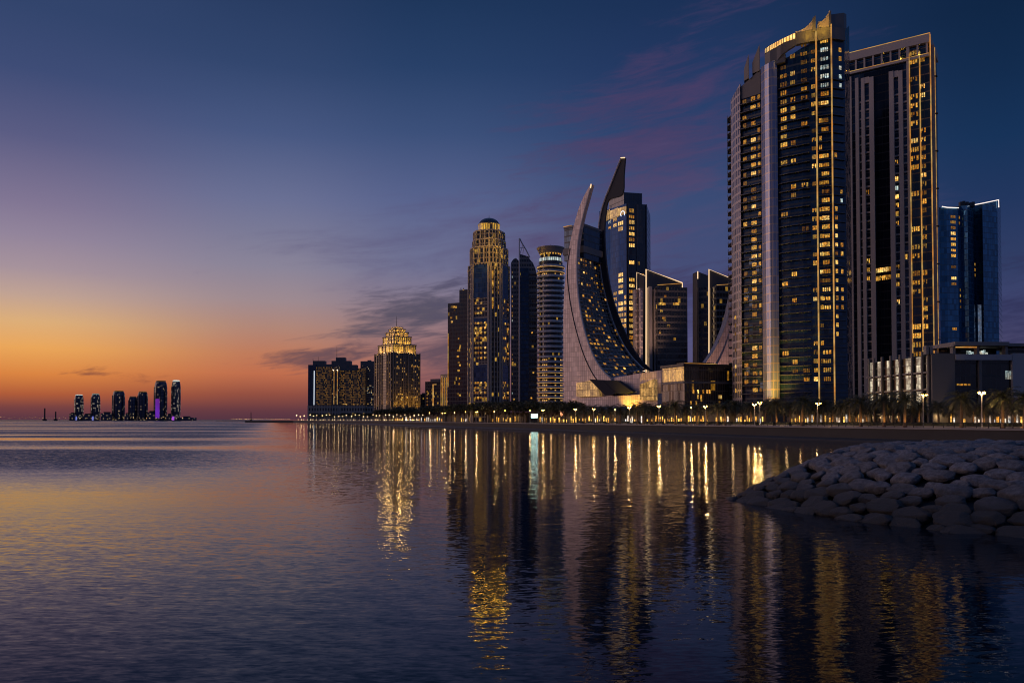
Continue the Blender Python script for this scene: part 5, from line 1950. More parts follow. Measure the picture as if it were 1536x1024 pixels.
f = Face(G(661, 765), G(673, 758))
mb = MB()
mb.prism([f.a, f.b, f.at(f.L, -14), f.at(0, -14)], QZ, f.px(666, 561)[1], 0, 1)
mb.build('wall', [M['gwin'], M['dark']], LC)
for x in (662.2, 664.5, 667.0, 670):
    mb = MB(); u = f.upx(x); f.box(mb, u - .25, u + .25, QZ + 8, f.px(x, 566)[1], .02, .5); mb.build('light_strip', glow('dim_gold_led', GOLD, 0.35, patch=.5, scale=.2), LC)
LD = thing('apartment_block', 'small far block barely showing between the golden hotel and its neighbour', 'apartment block', (*G(635, 1000), QZ))
f = Face(G(631, 1000), G(640, 1000))
mb = MB()
mb.prism([f.a, f.b, f.at(f.L, -14), f.at(0, -14)], QZ, f.px(634, 591)[1], 0, 1)
mb.build('wall', [M['lbw'], M['dark']], LD)
mb = MB(); f.box(mb, f.L * .2, f.L * .7, f.px(634, 591)[1], f.px(634, 589)[1], -10, -3); mb.build('roof_block', M['slabwall'], LD)

# ================================================================ shore apartments at the left end
M['agold'] = facade('amber_apartment_grid', 2.1, 3.2, 0.95, 1.35, (0.03, 0.022, 0.015), (0.17, 0.13, 0.09), (0.16, 0.12, 0.085), seed=151, lit=0.65, lc=(1.0, 0.45, 0.06), ls=0.3)
M['adark'] = facade('dark_apartment_grid', 2.2, 3.2, 0.7, 1.2, (0.02, 0.022, 0.03), (0.13, 0.12, 0.115), (0.12, 0.11, 0.105), seed=152, lit=0.08, lc=(1.0, 0.7, 0.35), ls=0.6)
M['ablue'] = facade('blue_edge_glass', 2.0, 3.2, 0.3, 0.6, (0.05, 0.08, 0.14), (0.06, 0.07, 0.1), (0.05, 0.06, 0.09), gm=0.4, seed=153)
M['apod'] = facade('podium_arcade', 5.0, 9.0, 2.6, 3.4, (0.02, 0.02, 0.022), (0.3, 0.26, 0.22), (0.3, 0.26, 0.22), seed=155, lit=0.12, lc=WARM, ls=0.35, gr=0.3)
D0 = 1480
zs = lambda y: Z(y, D0)
def block(root, x0, x1, y, D, mat_, dep=22, name='wall', z0=None, roof=None):
    f = Face(G(x0, D, 580), G(x1, D, 580))
    mb = MB()
    mb.prism([f.a, f.b, f.at(f.L, -dep), f.at(0, -dep)], QZ if z0 is None else z0, Z(y, D), 0, 1)
    mb.build(name, [M[mat_], M['slabwall']], root)
    return f
AP = thing('apartment_complex', 'leftmost waterfront apartments with a blue-lit corner and amber windows', 'apartment block', (*G(480, D0), QZ))
f0 = block(AP, 462, 474, 547, D0, 'ablue', name='corner_wing')
f1 = block(AP, 473.5, 496.5, 549.5, D0 - 5, 'agold', name='wing')
block(AP, 469, 487, 541, D0 + 6, 'slabwall', 14, name='roof_block', z0=zs(550))
block(AP, 487, 497, 546, D0 + 6, 'slabwall', 14, name='roof_block', z0=zs(550))
block(AP, 461.5, 497.5, 608, D0 - 9, 'apod', 30, name='podium')
mb = MB()
for x in (465.5, 468.5, 471.2):
    u = f0.upx(x, 580)
    f0.box(mb, u - .45, u + .45, zs(607), zs(556 if x > 470 else 549), 0.05, .7)
    if x > 470:
        mb.build('light_strip', M['ledwhite'], AP)
    else:
        mb.build('rib', M['slab'], AP)
    mb = MB()
mb.tube([W(469.5, 541, D0 + 8), W(469.5, 538, D0 + 8)], .4, 5)
mb.build('mast', M['dark'], AP)
mb = MB()
mb.tube([W(477.3, 541, D0 + 8), W(477.3, 535, D0 + 8)], .3, 5)
mb.build('mast', M['dark'], AP)
for k in range(14):
    u, z = f1.px(475.5, 556 + k * 3.6)
    lit(AP, f1.pt(u, z, .3), f1.ang, 2.6, .9, 'dim', 'one')
AQ = thing('apartment_complex', 'stepped-roof waterfront apartments with two gold light strips and a thin mast', 'apartment block', (*G(522, D0), QZ))
f2b = block(AQ, 497.5, 509, 549, D0 - 8, 'adark', name='stair_wing')
f3 = block(AQ, 509, 545, 552, D0 - 2, 'agold', name='wing')
block(AQ, 497, 525.5, 541, D0 + 6, 'slabwall', 16, name='roof_block', z0=zs(552))
block(AQ, 503.5, 517.5, 536, D0 + 7, 'slabwall', 12, name='roof_block', z0=zs(541.5))
block(AQ, 525.5, 535, 547, D0 + 5, 'slabwall', 14, name='roof_block', z0=zs(553))
block(AQ, 508.5, 536, 548.5, D0 - 4, 'slabwall', 3, name='arched_gable', z0=zs(556))
block(AQ, 497.8, 546, 608, D0 - 12, 'apod', 30, name='podium')
for x in (501, 503.5, 506):
    mb = MB()
    u = f2b.upx(x, 580)
    f2b.box(mb, u - .45, u + .45, zs(606.5), zs(556), 0.05, .8)
    mb.build('light_strip', M['ledgold'] if x != 503.5 else M['slab'], AQ)
for x in (500, 506):
    mb = MB()
    p = W(x, 555, D0 - 10)
    mb.lathe((p.x, p.y), [(.1, p.z - .9), (.9, p.z), (.1, p.z + .9)], 8)
    mb.build('wall_lamp', M['lampfar'], AQ)
mb = MB()
mb.tube([W(505.3, 536, D0 + 9), W(505.3, 519.5, D0 + 9)], [.5, .2], 5)
mb.build('mast', M['dark'], AQ)
fp2 = Face(G(497.8, D0 - 12, 580), G(546, D0 - 12, 580))
for x in (499, 504, 509, 515):
    mb = MB()
    u = fp2.upx(x, 612)
    fp2.box(mb, u - .8, u + .8, QZ, zs(610), .02, .9)
    mb.build('pilaster', M['stone'], AQ)
for x, y in ((516, 606.5), (518, 606.5), (531, 607), (536, 607), (520, 607)):
    u, z = f3.px(x, y)
    lit(AQ, f3.pt(u, z, .4), f3.ang, 1.5, 1.6, 'bright', 'one')
AR = thing('apartment_complex', 'dark apartment block with pale flickers of light squeezed beside the golden hotel', 'apartment block', (*G(552, D0 + 30), QZ))
f4 = block(AR, 541, 563, 548, D0 + 25, 'adark', name='wing')
block(AR, 540.5, 562, 541.5, D0 + 36, 'slabwall', 14, name='roof_block', z0=zs(556))
block(AR, 546.5, 564, 609, D0 + 5, 'apod', 14, name='podium')
block(AR, 551, 556, 540, D0 + 37, 'slabwall', 8, name='roof_block', z0=zs(542))
for k in range(26):
    x = rnd.choice([545.5, 547.2, 557, 559.5, 552])
    y = 560 + rnd.random() * 46
    u, z = f4.px(x, y)
    lit(AR, f4.pt(u, z, .3), f4.ang, 1.0, 1.2, rk(pool=(('cool', 3), ('bright', 2), ('warm', 2))), 'one')

# ================================================================ island towers on the horizon
D0 = 3800
M['iw'] = facade('island_tower_grid', 5.0, 7.0, 1.4, 2.2, (0.03, 0.05, 0.11), (0.045, 0.05, 0.085), (0.045, 0.05, 0.085), seed=161, lit=0.10, lc=(1.0, 0.72, 0.38), ls=0.55, gr=0.2)
M['iw2'] = facade('island_tower_lit_grid', 5.0, 7.0, 1.4, 2.2, (0.03, 0.05, 0.11), (0.045, 0.05, 0.085), (0.045, 0.05, 0.085), seed=162, lit=0.26, lc=(0.95, 0.8, 0.6), ls=0.6, gr=0.2)
IT = [(118.5, 6.3, 591.5, 'iw2', 'round-topped far island tower with a white crown, leftmost of the lit pair'),
      (143.5, 6.4, 590.0, 'iw2', 'round-topped far island tower with a pale crown, right one of the lit pair'),
      (178.0, 8.8, 585.5, 'iw', 'wide dark island tower on the horizon left of the middle pair'),
      (199.5, 6.2, 594.0, 'iw', 'shortest island tower on the horizon, tucked against a taller one'),
      (214.0, 7.4, 586.5, 'iw', 'dark island tower on the horizon overlapping the shortest one'),
      (241.0, 9.3, 570.5, 'iw', 'tall island tower on the horizon with a purple light panel'),
      (264.0, 6.6, 570.0, 'iw2', 'slim tall island tower at the right end of the horizon group')]
for x, hw_, y, mt, lb in IT:
    o = thing('island_tower', lb, 'skyscraper', (*G(x, D0, 600), 2.0), 'island towers on the horizon')
    c_ = G(x, D0, 600)
    r_ = hw_ / F * D0
    zt = Z(y, D0)
    h = zt - 2
    prof = [(r_ * .9, 2), (r_ * 1.0, 2 + h * .3), (r_ * 1.0, 2 + h * .7), (r_ * .95, 2 + h * .86), (r_ * .82, zt - h * .05), (r_ * .7, zt - h * .03)]
    mb = MB()
    mb.lathe(c_, prof, 16)
    mb.build('wall', M[mt], o)
    mb = MB()
    mb.lathe(c_, [(r_ * .72, zt - h * .035), (r_ * .74, zt - h * .005), (r_ * .5, zt), (0.5, zt)], 16)
    mb.build('crown', M['w_cool'] if mt == 'iw2' else M['w_dim'], o)
    mb = MB()
    for a in (215, 255, 290, 330):
        p = Vector((c_.x + r_ * 1.0 * math.cos(R(a)), c_.y + r_ * 1.0 * math.sin(R(a))))
        mb.box((p.x, p.y, 2 + h * .42), (r_ * .09, r_ * .09, h * .82), R(a))
    mb.build('rib', M['dark'], o)
    if hw_ > 9:
        mb = MB()
        mb.box((c_.x - r_ * .05, c_.y - r_ * 1.02, 2 + h * .3), (r_ * .62, r_ * .1, h * .48))
        mb.build('purple_screen', glow('purple_screen', (0.3, 0.04, 0.7), 0.42, patch=.3, scale=.01), o)
    if x > 260 or x < 150:
        mb = MB()
        mb.box((c_.x - r_ * .2, c_.y - r_ * 1.0, 12), (r_ * .5, r_ * .1, 18))
        mb.build('foot_light', glow('foot_glow', (0.25, 0.3, 1.0) if x < 150 else (0.5, 0.1, 0.9), 0.7), o)
M['islandland'] = plain('island_shore', (0.03, 0.03, 0.03), 0.9)
def land(name, x0, x1, D, dep, h):
    mb = MB()
    f = Face(G(x0, D, 629), G(x1, D, 629))
    pts = []
    n = 24
    mb.prism([f.at(-40, 0)] + [f.at(f.L * k / n, 3 * math.sin(k * 2.1)) for k in range(n + 1)] + [f.at(f.L + 40, -dep / 2), f.at(f.L, -dep), f.at(0, -dep)], -1, h, 0)
    return struct(mb.build(name, M['islandland']))
land('island_ground', -400, 293, 3700, 700, 2.6)
land('causeway_ground', 338, 448, 3300, 60, 2.2)
M['lowblock'] = plain('far_low_block', (0.035, 0.035, 0.04), 0.8)
for x0, x1, y, lb in ((104, 112, 620.5, 'small dark block left of the leftmost lit island tower'), (124, 137, 622, 'low dark block between the lit pair of island towers'),
                      (151, 168, 619.5, 'low stepped block left of the wide dark island tower'), (187, 193, 621, 'low dark block right of the wide dark island tower'),
                      (221, 232, 618, 'low dark block just left of the purple-lit island tower'), (250, 257, 622, 'low dark block between the two tallest island towers'),
                      (270, 290, 626, 'long flat shed at the right end of the island')):
    o = thing('low_block', lb, 'building', (*G((x0 + x1) / 2, D0 - 30, 620), 2.6), 'low blocks on the island')
    f = Face(G(x0, D0 - 30, 620), G(x1, D0 - 30, 620))
    mb = MB()
    mb.prism([f.a, f.b, f.at(f.L, -40), f.at(0, -40)], 2, f.px(x0 + 1, y)[1], 0)
    mb.build('wall', M['iw'], o)
    mb = MB()
    f.box(mb, f.L * .2, f.L * .6, f.px(x0 + 1, y)[1], f.px(x0 + 1, y - 2)[1], -30, -5)
    mb.build('roof_block', M['lowblock'], o)
for x, y, D, w, lb in ((67, 612, 3700, 2.8, 'thick dark chimney on the far left island shore'), (83.5, 617, 3700, 2.6, 'short chimney with a bulky foot on the far left island shore'),
                       (376.5, 618, 3300, 1.4, 'slim mast standing on the far causeway')):
    o = thing('chimney' if D == 3700 else 'mast', lb, 'chimney' if D == 3700 else 'mast', (*G(x, D, 625), 2))
    p = G(x, D, 625)
    mb = MB()
    zt = Z(y, D)
    mb.lathe(p, [(w * 1.5, 2), (w * 1.1, zt * .4), (w, zt), (.1, zt)], 10)
    mb.build('shaft', M['lowblock'], o)
    mb = MB(); mb.box((p.x, p.y, 5), (w * 5, w * 4, 7)); mb.build('base', M['lowblock'], o)
rl = random.Random(4)
src = None
def far_light(x, y, D, lb, grp, r_=1.3, h=True):
    global src
    p = W(x, y, D)
    o = thing('shore_light', lb, 'lamp', (p.x, p.y, 2), grp)
    mb = MB(); mb.lathe((p.x, p.y), [(.05, p.z - r_), (r_, p.z), (.05, p.z + r_)], 6); mb.build('lamp_head', M['lamphorizon'], o)
    mb = MB(); mb.tube([(p.x, p.y, 1.5), (p.x, p.y, p.z - r_)], .35, 4); mb.build('pole', M['dark'], o)
for k in range(22):
    far_light(2 + k * 5.1 + rl.uniform(-1.5, 1.5), rl.uniform(625.2, 627.8), 3650, 'tiny warm lamp on the far island shore at the left edge of the horizon', 'lamps on the island shore', rl.uniform(.6, 1.4))
for k in range(20):
    far_light(122 + k * 8.0 + rl.uniform(-2, 2), rl.uniform(626.4, 628), 3600, 'tiny warm lamp at the foot of the island towers', 'lamps under the island towers', rl.uniform(.7, 1.5))
for k in range(31):
    far_light(347 + k * 2.9 + rl.uniform(-.5, .5), 628.0 + rl.uniform(-.4, .4), 3280, 'tiny warm lamp in the row along the far causeway', 'lamps along the causeway', rl.uniform(.8, 1.4))
# ================================================================ promenade lamps
ORD = ['leftmost', 'second', 'third', 'fourth', 'fifth', 'sixth', 'seventh', 'eighth', 'ninth', 'tenth', 'eleventh', 'twelfth', 'thirteenth', 'fourteenth', 'fifteenth', 'sixteenth', 'seventeenth', 'eighteenth', 'nineteenth', 'twentieth']
def nth(i):
    return ORD[i] + (' from the left' if i else '')
ZONES = [(0, 561, 'the leftmost apartments'), (561, 636, 'the golden hotel'), (636, 697, 'the dark slab tower'), (697, 770, 'the domed tower'), (770, 846, 'the round banded tower'),
         (846, 975, 'the crescent tower'), (975, 1096, 'the glass pavilion'), (1096, 1275, 'the tallest tower'), (1275, 1396, 'the lit mall strips'), (1396, 1700, 'the blank mall wall')]
def zone(px):
    return next(z for a, b_, z in ZONES if a <= px < b_)
ZC = {}
def place_label(fmt, px, key):
    z = zone(px)
    k = ZC.get((key, z), 0)
    ZC[(key, z)] = k + 1
    return fmt.format(n=nth(k), z=z)

M['pole'] = plain('lamp_pole_paint', (0.35, 0.33, 0.3), 0.45, 0.4)
lamps = [(644.5, 619, 1), (663.5, 619, 1), (667.4, 619, 1), (682, 618.5, 1), (698.7, 617.2, 1), (715, 617.5, 2), (741.5, 616.8, 1), (757.5, 615.5, 1), (795, 615.6, 1), (814.5, 615, 2), (863, 613.6, 2), (890.4, 613.2, 2),
         (922.6, 614, 1), (943.9, 611, 2), (988.5, 608.8, 2), (1036.7, 610.5, 1), (1058, 609, 2), (1131.8, 606, 2), (1140, 603.4, 2), (1226, 604.8, 3), (1385, 592, 3), (1473, 589, 4)]
for px, hy, kind in sorted(lamps):
    p = along(px, 3.2 if kind != 1 else 4.5)
    hz_ = W(px, hy, p.y).z
    nm = {1: 'slim post lamp, {n} of those in front of {z}', 2: 'twin-headed lamp, {n} of those in front of {z}', 3: 'flat-armed street lamp, {n} of those in front of {z}',
          4: 'bright twin-globe street lamp, {n} of those in front of {z}'}[kind]
    o = thing('street_lamp', place_label(nm, px, kind), 'street lamp', (p.x, p.y, QZ), 'street lamps along the promenade')
    mb = MB()
    mb.tube([(p.x, p.y, QZ), (p.x, p.y, QZ + .5), (p.x, p.y, QZ + .55), (p.x, p.y, hz_ - .2)], [.17, .16, .10, .07], 8)
    mb.build('pole', M['pole'], o)
    tn = Vector((1, 0))
    offs = {1: [0], 2: [-.48, .48], 3: [-.1, .8], 4: [-.5, .5]}[kind]
    mb = MB()
    mb.tube([(p.x + offs[0], p.y, hz_ - .28), (p.x, p.y, hz_ - .42), (p.x + offs[-1], p.y, hz_ - .28)] if kind != 1 else [(p.x, p.y, hz_ - .5), (p.x, p.y, hz_ - .2)], .05, 6)
    mb.build('arm', M['pole'], o)
    for dx in offs:
        mb = MB()
        if kind in (1, 2, 4):
            r_ = .15 if kind != 4 else .27
            mb.lathe((p.x + dx, p.y), [(.05, hz_ - r_), (r_ * .75, hz_ - r_ * .7), (r_, hz_), (r_ * .7, hz_ + r_ * .7), (.03, hz_ + r_)], 10)
        else:
            mb.box((p.x + dx, p.y, hz_), (.5, .26, .1))
        h = mb.build('lamp_head', M['lamp'], o, smooth=kind != 3)
        mb = MB()
        zt_ = hz_ + (.15 if kind != 4 else .27) if kind != 3 else hz_ + .06
        mb.lathe((p.x + dx, p.y), [(.03, zt_ + .12), (.22, zt_ + .02), (.2, zt_ - .02), (.02, zt_ - .02)], 8)
        mb.build('cap', M['dark'], h)
    point('bulb', (p.x, p.y - .5, hz_ - .15), (1.0, .62, .25), {1: 380, 2: 700, 3: 700, 4: 1300}[kind], .16, o)

rl = random.Random(9)
k = 0
for px in [445 + i * 6.3 for i in range(31)]:
    x = px + rl.uniform(-1.5, 1.5)
    p = along(x, 6) or along(462, 6)
    o = thing('street_lamp', place_label('small lamp, {n} of the row in front of {z}', x, 'far'), 'street lamp', (p.x, p.y, QZ), 'far lamps along the left promenade')
    hz_ = W(x, rl.uniform(621.5, 625), p.y).z
    mb = MB(); mb.tube([(p.x, p.y, QZ), (p.x, p.y, hz_)], [.2, .12], 5); mb.build('pole', M['pole'], o)
    r_ = .0005 * p.y
    mb = MB(); mb.lathe((p.x, p.y), [(.05, hz_ - r_), (r_, hz_), (.05, hz_ + r_)], 6); mb.build('lamp_head', M['lampfar'], o)
# low bollard lights on the left promenade
for i in range(40):
    x = 447 + i * 4.6 + rl.uniform(-1, 1)
    p = along(x, 2.0) or along(462, 2)
    o = thing('bollard_light', 'knee-high glowing bollard in the row along the far left promenade', 'bollard light', (p.x, p.y, QZ), 'bollard lights on the far promenade')
    r_ = .00036 * p.y
    mb = MB(); mb.tube([(p.x, p.y, QZ), (p.x, p.y, QZ + 1.4)], .3, 6); mb.build('post', M['dark'], o)
    mb = MB(); mb.lathe((p.x, p.y), [(.05, QZ + 1.4), (r_, QZ + 1.4 + r_), (.05, QZ + 1.4 + 2 * r_)], 6); mb.build('lamp_head', M['lampfar'], o)

# ================================================================ shops behind the trees
M['shopwall'] = plain('shop_wall', (0.10, 0.085, 0.07), 0.8, var=0.2)
def shop(x0, x1, off, h, lab, white=.2, dens=.8):
    a, c = along(x0, off), along(x1, off)
    if a is None or c is None:
        return
    f = Face(a, c)
    o = thing('shop_pavilion', lab, 'shop', (*f.at(f.L / 2), QZ), 'shops along the promenade')
    mb = MB()
    mb.prism([f.a, f.b, f.at(f.L, -9), f.at(0, -9)], QZ, QZ + h, 0)
    mb.build('wall', M['shopwall'], o)
    mb = MB()
    f.box(mb, -.4, f.L + .4, QZ + h, QZ + h + .35, -9, 1.8)
    mb.build('roof', M['dark'], o)
    n = max(4, min(34, int(abs(x1 - x0) / 3.2)))
    for i in range(n):
        if rl.random() > dens * .8:
            continue
        mb = MB()
        u = f.L * (i + .5) / n
        w = f.L / n * rl.uniform(.25, .6)
        z0 = QZ + rl.uniform(.25, .7)
        z1 = QZ + h * rl.uniform(.35, .7)
        nb_ = rl.choice([1, 2, 3])
        for k_ in range(nb_):
            f.box(mb, u - w / 2 + w * k_ / nb_, u - w / 2 + w * (k_ + .84) / nb_, z0, z1, .02, .2)
        mb.build('shop_window', M['shopwhite'] if rl.random() < white else M['shop'], o)
    for i in range(max(1, n // 6)):
        q_ = f.pt(f.L * (i + .5) / max(1, n // 6), QZ + 2.6, 3.0)
        point('shop_light', q_, (1, .6, .25), 160, .4, o)
shop(566, 606, 34, 7, 'low lit shops under the golden hotel', .1)
shop(608, 634, 30, 7, 'low lit shops at the right foot of the golden hotel', .6)
shop(636, 668, 26, 6, 'brightest white-lit cafe left of the domed tower', .75, 1)
shop(670, 718, 24, 6, 'warm-lit shops between the dark slab tower and the domed tower', .1)
shop(720, 790, 24, 6, 'dim shops below the right side of the domed tower', .15, .6)
shop(806, 866, 24, 5.5, 'row of amber shopfronts below the round banded tower', .05, 1)
shop(868, 932, 24, 5.5, 'amber shops below the crescent tower lobby', .1, .7)
shop(934, 968, 26, 5.5, 'white-lit shop right of the crescent tower canopies', .9, .9)
shop(970, 1024, 26, 5.5, 'tall amber shopfront below the glowing pavilion window', .1, .95)
shop(1026, 1094, 28, 5.5, 'amber cafe below the dark side of the pavilion', .1, .85)
shop(1098, 1146, 30, 5, 'warm-lit terrace cafe at the left foot of the tallest tower', .15, .9)
shop(1180, 1272, 34, 5, 'small shops with white windows at the right foot of the tallest tower', .5, .7)
shop(1278, 1392, 36, 5.2, 'shops with warm doorways under the lit mall strips', .35, .6)
shop(1404, 1600, 34, 5.2, 'white-lit shops in front of the blank mall wall', .7, .9)

# ================================================================ glowing display
p = along(801.5, 9)
o = thing('display_screen', 'bright white and blue display screen on a post by the round banded tower', 'screen', (p.x, p.y, QZ))
a, c = W(796.8, 626.2, p.y), W(806.4, 620.6, p.y)
mb = MB()
mb.box(((a.x + c.x) / 2, p.y, (a.z + c.z) / 2), (c.x - a.x, .3, c.z - a.z))
mb.build('screen', glow('screen_glow', (0.5, 0.88, 1.0), 10.0, patch=.35, scale=.7), o)
mb = MB()
mb.box(((a.x + c.x) / 2, p.y + .12, (a.z + c.z) / 2), (c.x - a.x + .3, .2, c.z - a.z + .3))
mb.box(((a.x + c.x) / 2, p.y + .1, (a.z + QZ) / 2), (.5, .25, a.z - QZ))
mb.build('frame', M['dark'], o)

# ================================================================ palms
m, t, b = newmat('palm_leaf')
oi = t.n('ShaderNodeObjectInfo')
cc = t.mix(oi.outputs['Random'], (0.035, 0.042, 0.014), (0.06, 0.058, 0.022))
t.l(cc, b.inputs['Base Color'])
b.inputs['Roughness'].default_value = 0.6
M['palmleaf'] = m
M['palmtrunk'] = plain('palm_bark', (0.20, 0.13, 0.075), 0.9, var=0.4, scale=3.0, bump=0.05)

def palm_meshes(seed, H=6.0):
    r_ = random.Random(seed)
    mb = MB()
    lean = Vector((r_.uniform(-.3, .3), r_.uniform(-.3, .3), 0))
    pts, rad = [], []
    for i in range(25):
        s_ = i / 24
        pts.append(Vector((0, 0, H * s_)) + lean * s_ * s_)
        rad.append((.34 - .10 * s_ + (.12 if s_ < .06 else 0)) * (1.0 + (.09 if i % 2 else -.05)))
    mb.tube(pts, rad, 9)
    # old leaf bases under the crown
    for k in range(26):
        a, z = r_.uniform(0, 6.28), H * r_.uniform(.86, 1.0)
        d = Vector((math.cos(a), math.sin(a), 0))
        c = lean * (z / H) ** 2 + Vector((0, 0, z))
        mb.tube([c + d * .2, c + d * .42 + Vector((0, 0, .35))], [.09, .03], 4)
    tr = mb.build('trunk', M['palmtrunk'], inst=True, smooth=True)
    mb = MB()
    top = Vector((lean.x, lean.y, H))
    nf = 46
    for k in range(nf):
        az_ = k * 2.399 + r_.uniform(-.2, .2)
        el = R(82 - 112 * (k / nf) ** .9 + r_.uniform(-8, 8))
        L = r_.uniform(3.3, 4.3)
        d = Vector((math.cos(az_), math.sin(az_), 0))
        sd = Vector((-d.y, d.x, 0))
        pr = []
        p_, e = top.copy(), el
        for i in range(12):
            pr.append(p_.copy())
            p_ = p_ + (d * math.cos(e) + Vector((0, 0, math.sin(e)))) * (L / 11)
            e -= R(r_.uniform(6.0, 9.0)) * (1.2 if el > 0 else .7)
        mb.tube(pr[::2] + [pr[-1]], [.045, .04, .03, .025, .02, .012, .008], 3, cap=False)
        for i in range(1, 12):
            for sub in (0, .5):
                q_ = pr[i - 1].lerp(pr[i], .5 + sub)
                ax = (pr[i] - pr[i - 1]).normalized()
                s_ = (i + sub) / 12
                ll = .95 * math.sin(math.pi * min(.98, .12 + s_ * .82)) ** .6
                for sg in (-1, 1):
                    dr = (sd * sg * .8 + ax * .75 + Vector((0, 0, -.25 + r_.uniform(-.25, .2)))).normalized()
                    e1 = q_ + dr * ll * .6
                    e2 = q_ + dr * ll + Vector((0, 0, -.16 * ll))
                    w = ax * .055
                    mb.face([q_ - w * .5, q_ + w * .5, e1 + w, e1 - w * .6])
                    mb.face([e1 - w * .6, e1 + w, e2])
    cr_ = mb.build('crown', M['palmleaf'], inst=True)
    for o in (tr, cr_):
        COL.objects.unlink(o)
    return tr, cr_
PALM = [palm_meshes(s_, 6.0) for s_ in (1, 2, 3, 4)]
def palm(px, off, ytop, label):
    p = along(px, off)
    if p is None:
        return
    h = W(px, ytop, p.y).z - QZ
    s_ = max(.55, min(1.5, h / 9.4))
    o = thing('date_palm', label, 'palm tree', (p.x, p.y, QZ), 'date palms along the promenade')
    tr, cr_ = PALM[rl.randrange(4)]
    rz = rl.uniform(0, 6.28)
    link_copy(tr, o, (p.x, p.y, QZ), rz, (s_, s_, s_))
    link_copy(cr_, o, (p.x, p.y, QZ), rz, (s_ * 1.02, s_ * 1.02, s_))
    return o, p
fmt = 'date palm, {n} of those in front of {z}'
plist = []
for px, yt in ((1102, 592), (1127, 595), (1148, 590), (1165, 589), (1186, 593), (1203, 583), (1222, 593), (1235, 590), (1262, 594), (1274, 588), (1291, 582), (1312, 589), (1326, 578), (1340, 588), (1357, 576), (1378, 592), (1408, 592),
               (1442, 575), (1476, 594), (1504, 571), (1536, 573), (1575, 570)):
    plist.append((px, 9.0 if yt < 585 else 14.5, yt))
for px, yt in ((1115, 597), (1158, 597), (1176, 598), (1196, 597), (1214, 598), (1249, 599), (1284, 597), (1300, 598), (1333, 597), (1348, 598), (1368, 599), (1424, 600), (1460, 600), (1490, 598), (1522, 599)):
    plist.append((px, 22, yt))
for px, yt in ((862, 602), (876, 601), (889, 602), (903, 603), (916, 602), (930, 602), (944, 602), (956, 600), (965, 596), (976, 600), (986, 601), (1000, 602), (1013, 593), (1030, 600), (1046, 599), (1060, 598), (1076, 595), (1088, 598)):
    plist.append((px, 10 if yt < 601 else 15, yt))
upl = 0
for px, off, yt in sorted(plist):
    r_ = palm(px, off, yt, place_label(fmt, px, 'palm'))
    if r_ and px > 1040 and rl.random() < .62:
        o, p = r_
        q_ = Vector((p.x - .2, p.y - 1.3, QZ + .25))
        point('uplight', q_, (1, .52, .14), 420, .15, o, 60, (p.x, p.y, QZ + 4))
        upl += 1
print('palm uplights', upl)

# ================================================================ broad-leaved trees
m, t, b = newmat('tree_leaf')
oi = t.n('ShaderNodeObjectInfo')
g = t.n('ShaderNodeNewGeometry')
nz = t.noise(g.outputs['Position'], .7, 3)
cc = t.mix(nz.outputs['Fac'], (0.02, 0.026, 0.009), (0.055, 0.06, 0.02))
t.l(cc, b.inputs['Base Color'])
b.inputs['Roughness'].default_value = 0.65
M['leaf'] = m
M['bark'] = plain('bark', (0.10, 0.07, 0.045), 0.9, var=0.3, scale=2.0)
def tree_meshes(seed, H=9.0, sp=4.2):
    r_ = random.Random(seed)
    mb = MB()
    mb.tube([(0, 0, 0), (.1, 0, H * .18), (0, .1, H * .34)], [.26, .2, .16], 7)
    cl = []
    for k in range(13):
        a = k * 2.4 + r_.uniform(-.3, .3)
        rr_ = sp * math.sqrt((k + .5) / 13) * .72
        c = Vector((math.cos(a) * rr_, math.sin(a) * rr_, H * (.50 + .32 * (1 - (rr_ / sp) ** 2)) + r_.uniform(-.5, .6)))
        cl.append((c, r_.uniform(1.0, 1.75)))
        mb.tube([(0, 0.1, H * .32), tuple(c * .5 + Vector((0, 0, H * .2))), tuple(c)], [.11, .07, .02], 4)
    tr = mb.build('trunk', M['bark'], inst=True)
    mb = MB()
    for c, rad in cl:
        for _ in range(125):
            d = Vector((r_.gauss(0, 1), r_.gauss(0, 1), r_.gauss(0, .8))).normalized()
            p_ = c + d * rad * r_.random() ** .35
            n = Vector((r_.gauss(0, 1), r_.gauss(0, 1), r_.gauss(0, 1))).normalized()
            x = n.orthogonal().normalized() * r_.uniform(.16, .34)
            y = n.cross(x).normalized() * r_.uniform(.1, .2)
            mb.face([p_ - x, p_ - y, p_ + x, p_ + y])
    cr_ = mb.build('crown', M['leaf'], inst=True)
    for o in (tr, cr_):
        COL.objects.unlink(o)
    return tr, cr_
TREE = [tree_meshes(s_) for s_ in (11, 12, 13, 14)]
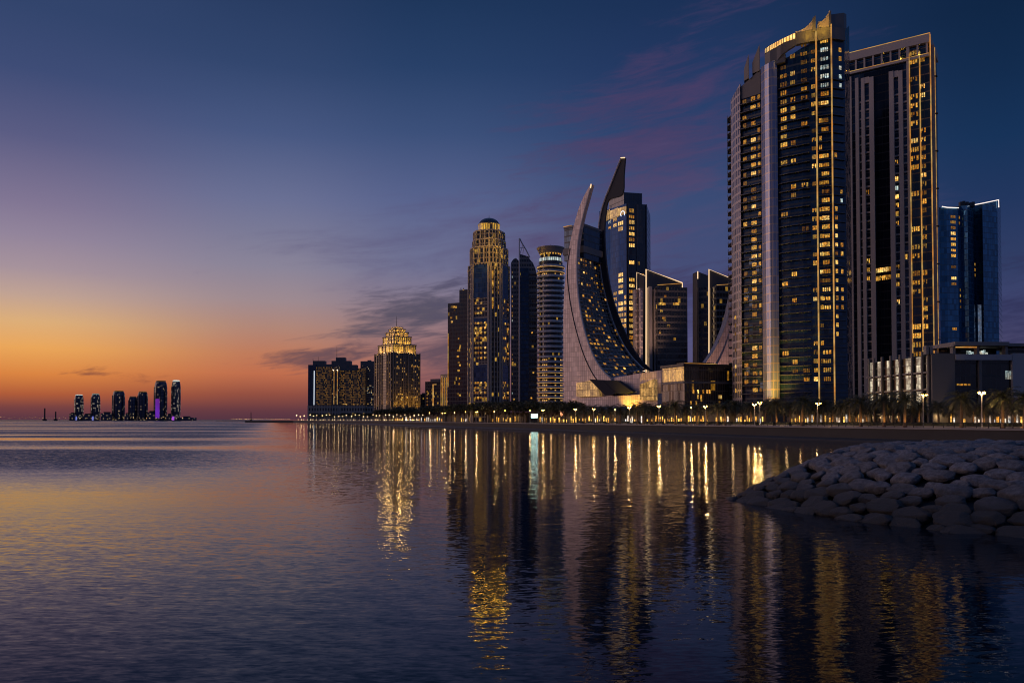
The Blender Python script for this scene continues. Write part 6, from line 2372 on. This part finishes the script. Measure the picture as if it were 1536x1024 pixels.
def tree(px, off, ytop, label):
    p = along(px, off)
    if p is None:
        return
    s_ = max(.5, min(1.6, (W(px, ytop, p.y).z - QZ) / 9.0))
    o = thing('round_tree', label, 'tree', (p.x, p.y, QZ), 'round trees along the promenade')
    tr, cr_ = TREE[rl.randrange(4)]
    rz = rl.uniform(0, 6.28)
    link_copy(tr, o, (p.x, p.y, QZ), rz, (s_, s_, s_))
    link_copy(cr_, o, (p.x, p.y, QZ), rz, (s_ * 1.15, s_ * 1.15, s_))
tl = []
x = 566
while x < 862:
    yt = 609 if x < 636 else (603 if x < 700 else 600)
    tl.append((x, rl.choice([12, 16]), yt + rl.uniform(-2, 5)))
    x += 5.2 if x < 640 else 6.6
x = 470
while x < 566:
    tl.append((x, 16, 620 + rl.uniform(-2.5, 2)))
    x += 6.5
for x_, y_ in ((705, 600), (733, 597), (737, 599), (758, 600), (785, 596), (822, 602), (848, 600)):
    tl.append((x_, 20, y_))
fmt = 'round tree, {n} of those in front of {z}'
for px, off, yt in sorted(tl):
    tree(px, off, yt, place_label(fmt, px, 'tree'))

# ================================================================ clipped hedges and benches behind the railing
M['hedge'] = M['leaf']
r_ = random.Random(2)
mbh = MB()
for _ in range(520):
    p_ = Vector((r_.uniform(-3, 3), r_.uniform(-.55, .55), r_.uniform(.05, .95)))
    n = Vector((r_.gauss(0, 1), r_.gauss(0, 1), r_.gauss(0, 1))).normalized()
    x = n.orthogonal().normalized() * .17
    y = n.cross(x).normalized() * .1
    mbh.face([p_ - x, p_ - y, p_ + x, p_ + y])
mbh.box((0, 0, .42), (5.7, .8, .8))
hs = mbh.build('foliage', M['leaf'], inst=True)
COL.objects.unlink(hs)
mbp = MB()
mbp.box((0, 0, .18), (6.2, 1.3, .36))
ps = mbp.build('planter', M['concrete'], inst=True)
COL.objects.unlink(ps)
for px in [870 + i * 17 for i in range(16)] + [1128 + i * 24 for i in range(18)]:
    p = along(px, 11.8)
    pn = along(px + 1, 11.8)
    if p is None or pn is None:
        continue
    ang = math.atan2(pn.y - p.y, pn.x - p.x)
    o = thing('hedge_planter', place_label('clipped hedge, {n} of those in front of {z}', px, 'hedge'), 'hedge', (p.x, p.y, QZ), 'hedge planters along the promenade')
    link_copy(ps, o, (p.x, p.y, QZ), ang)
    link_copy(hs, o, (p.x, p.y, QZ + .25), ang)
flush_windows()
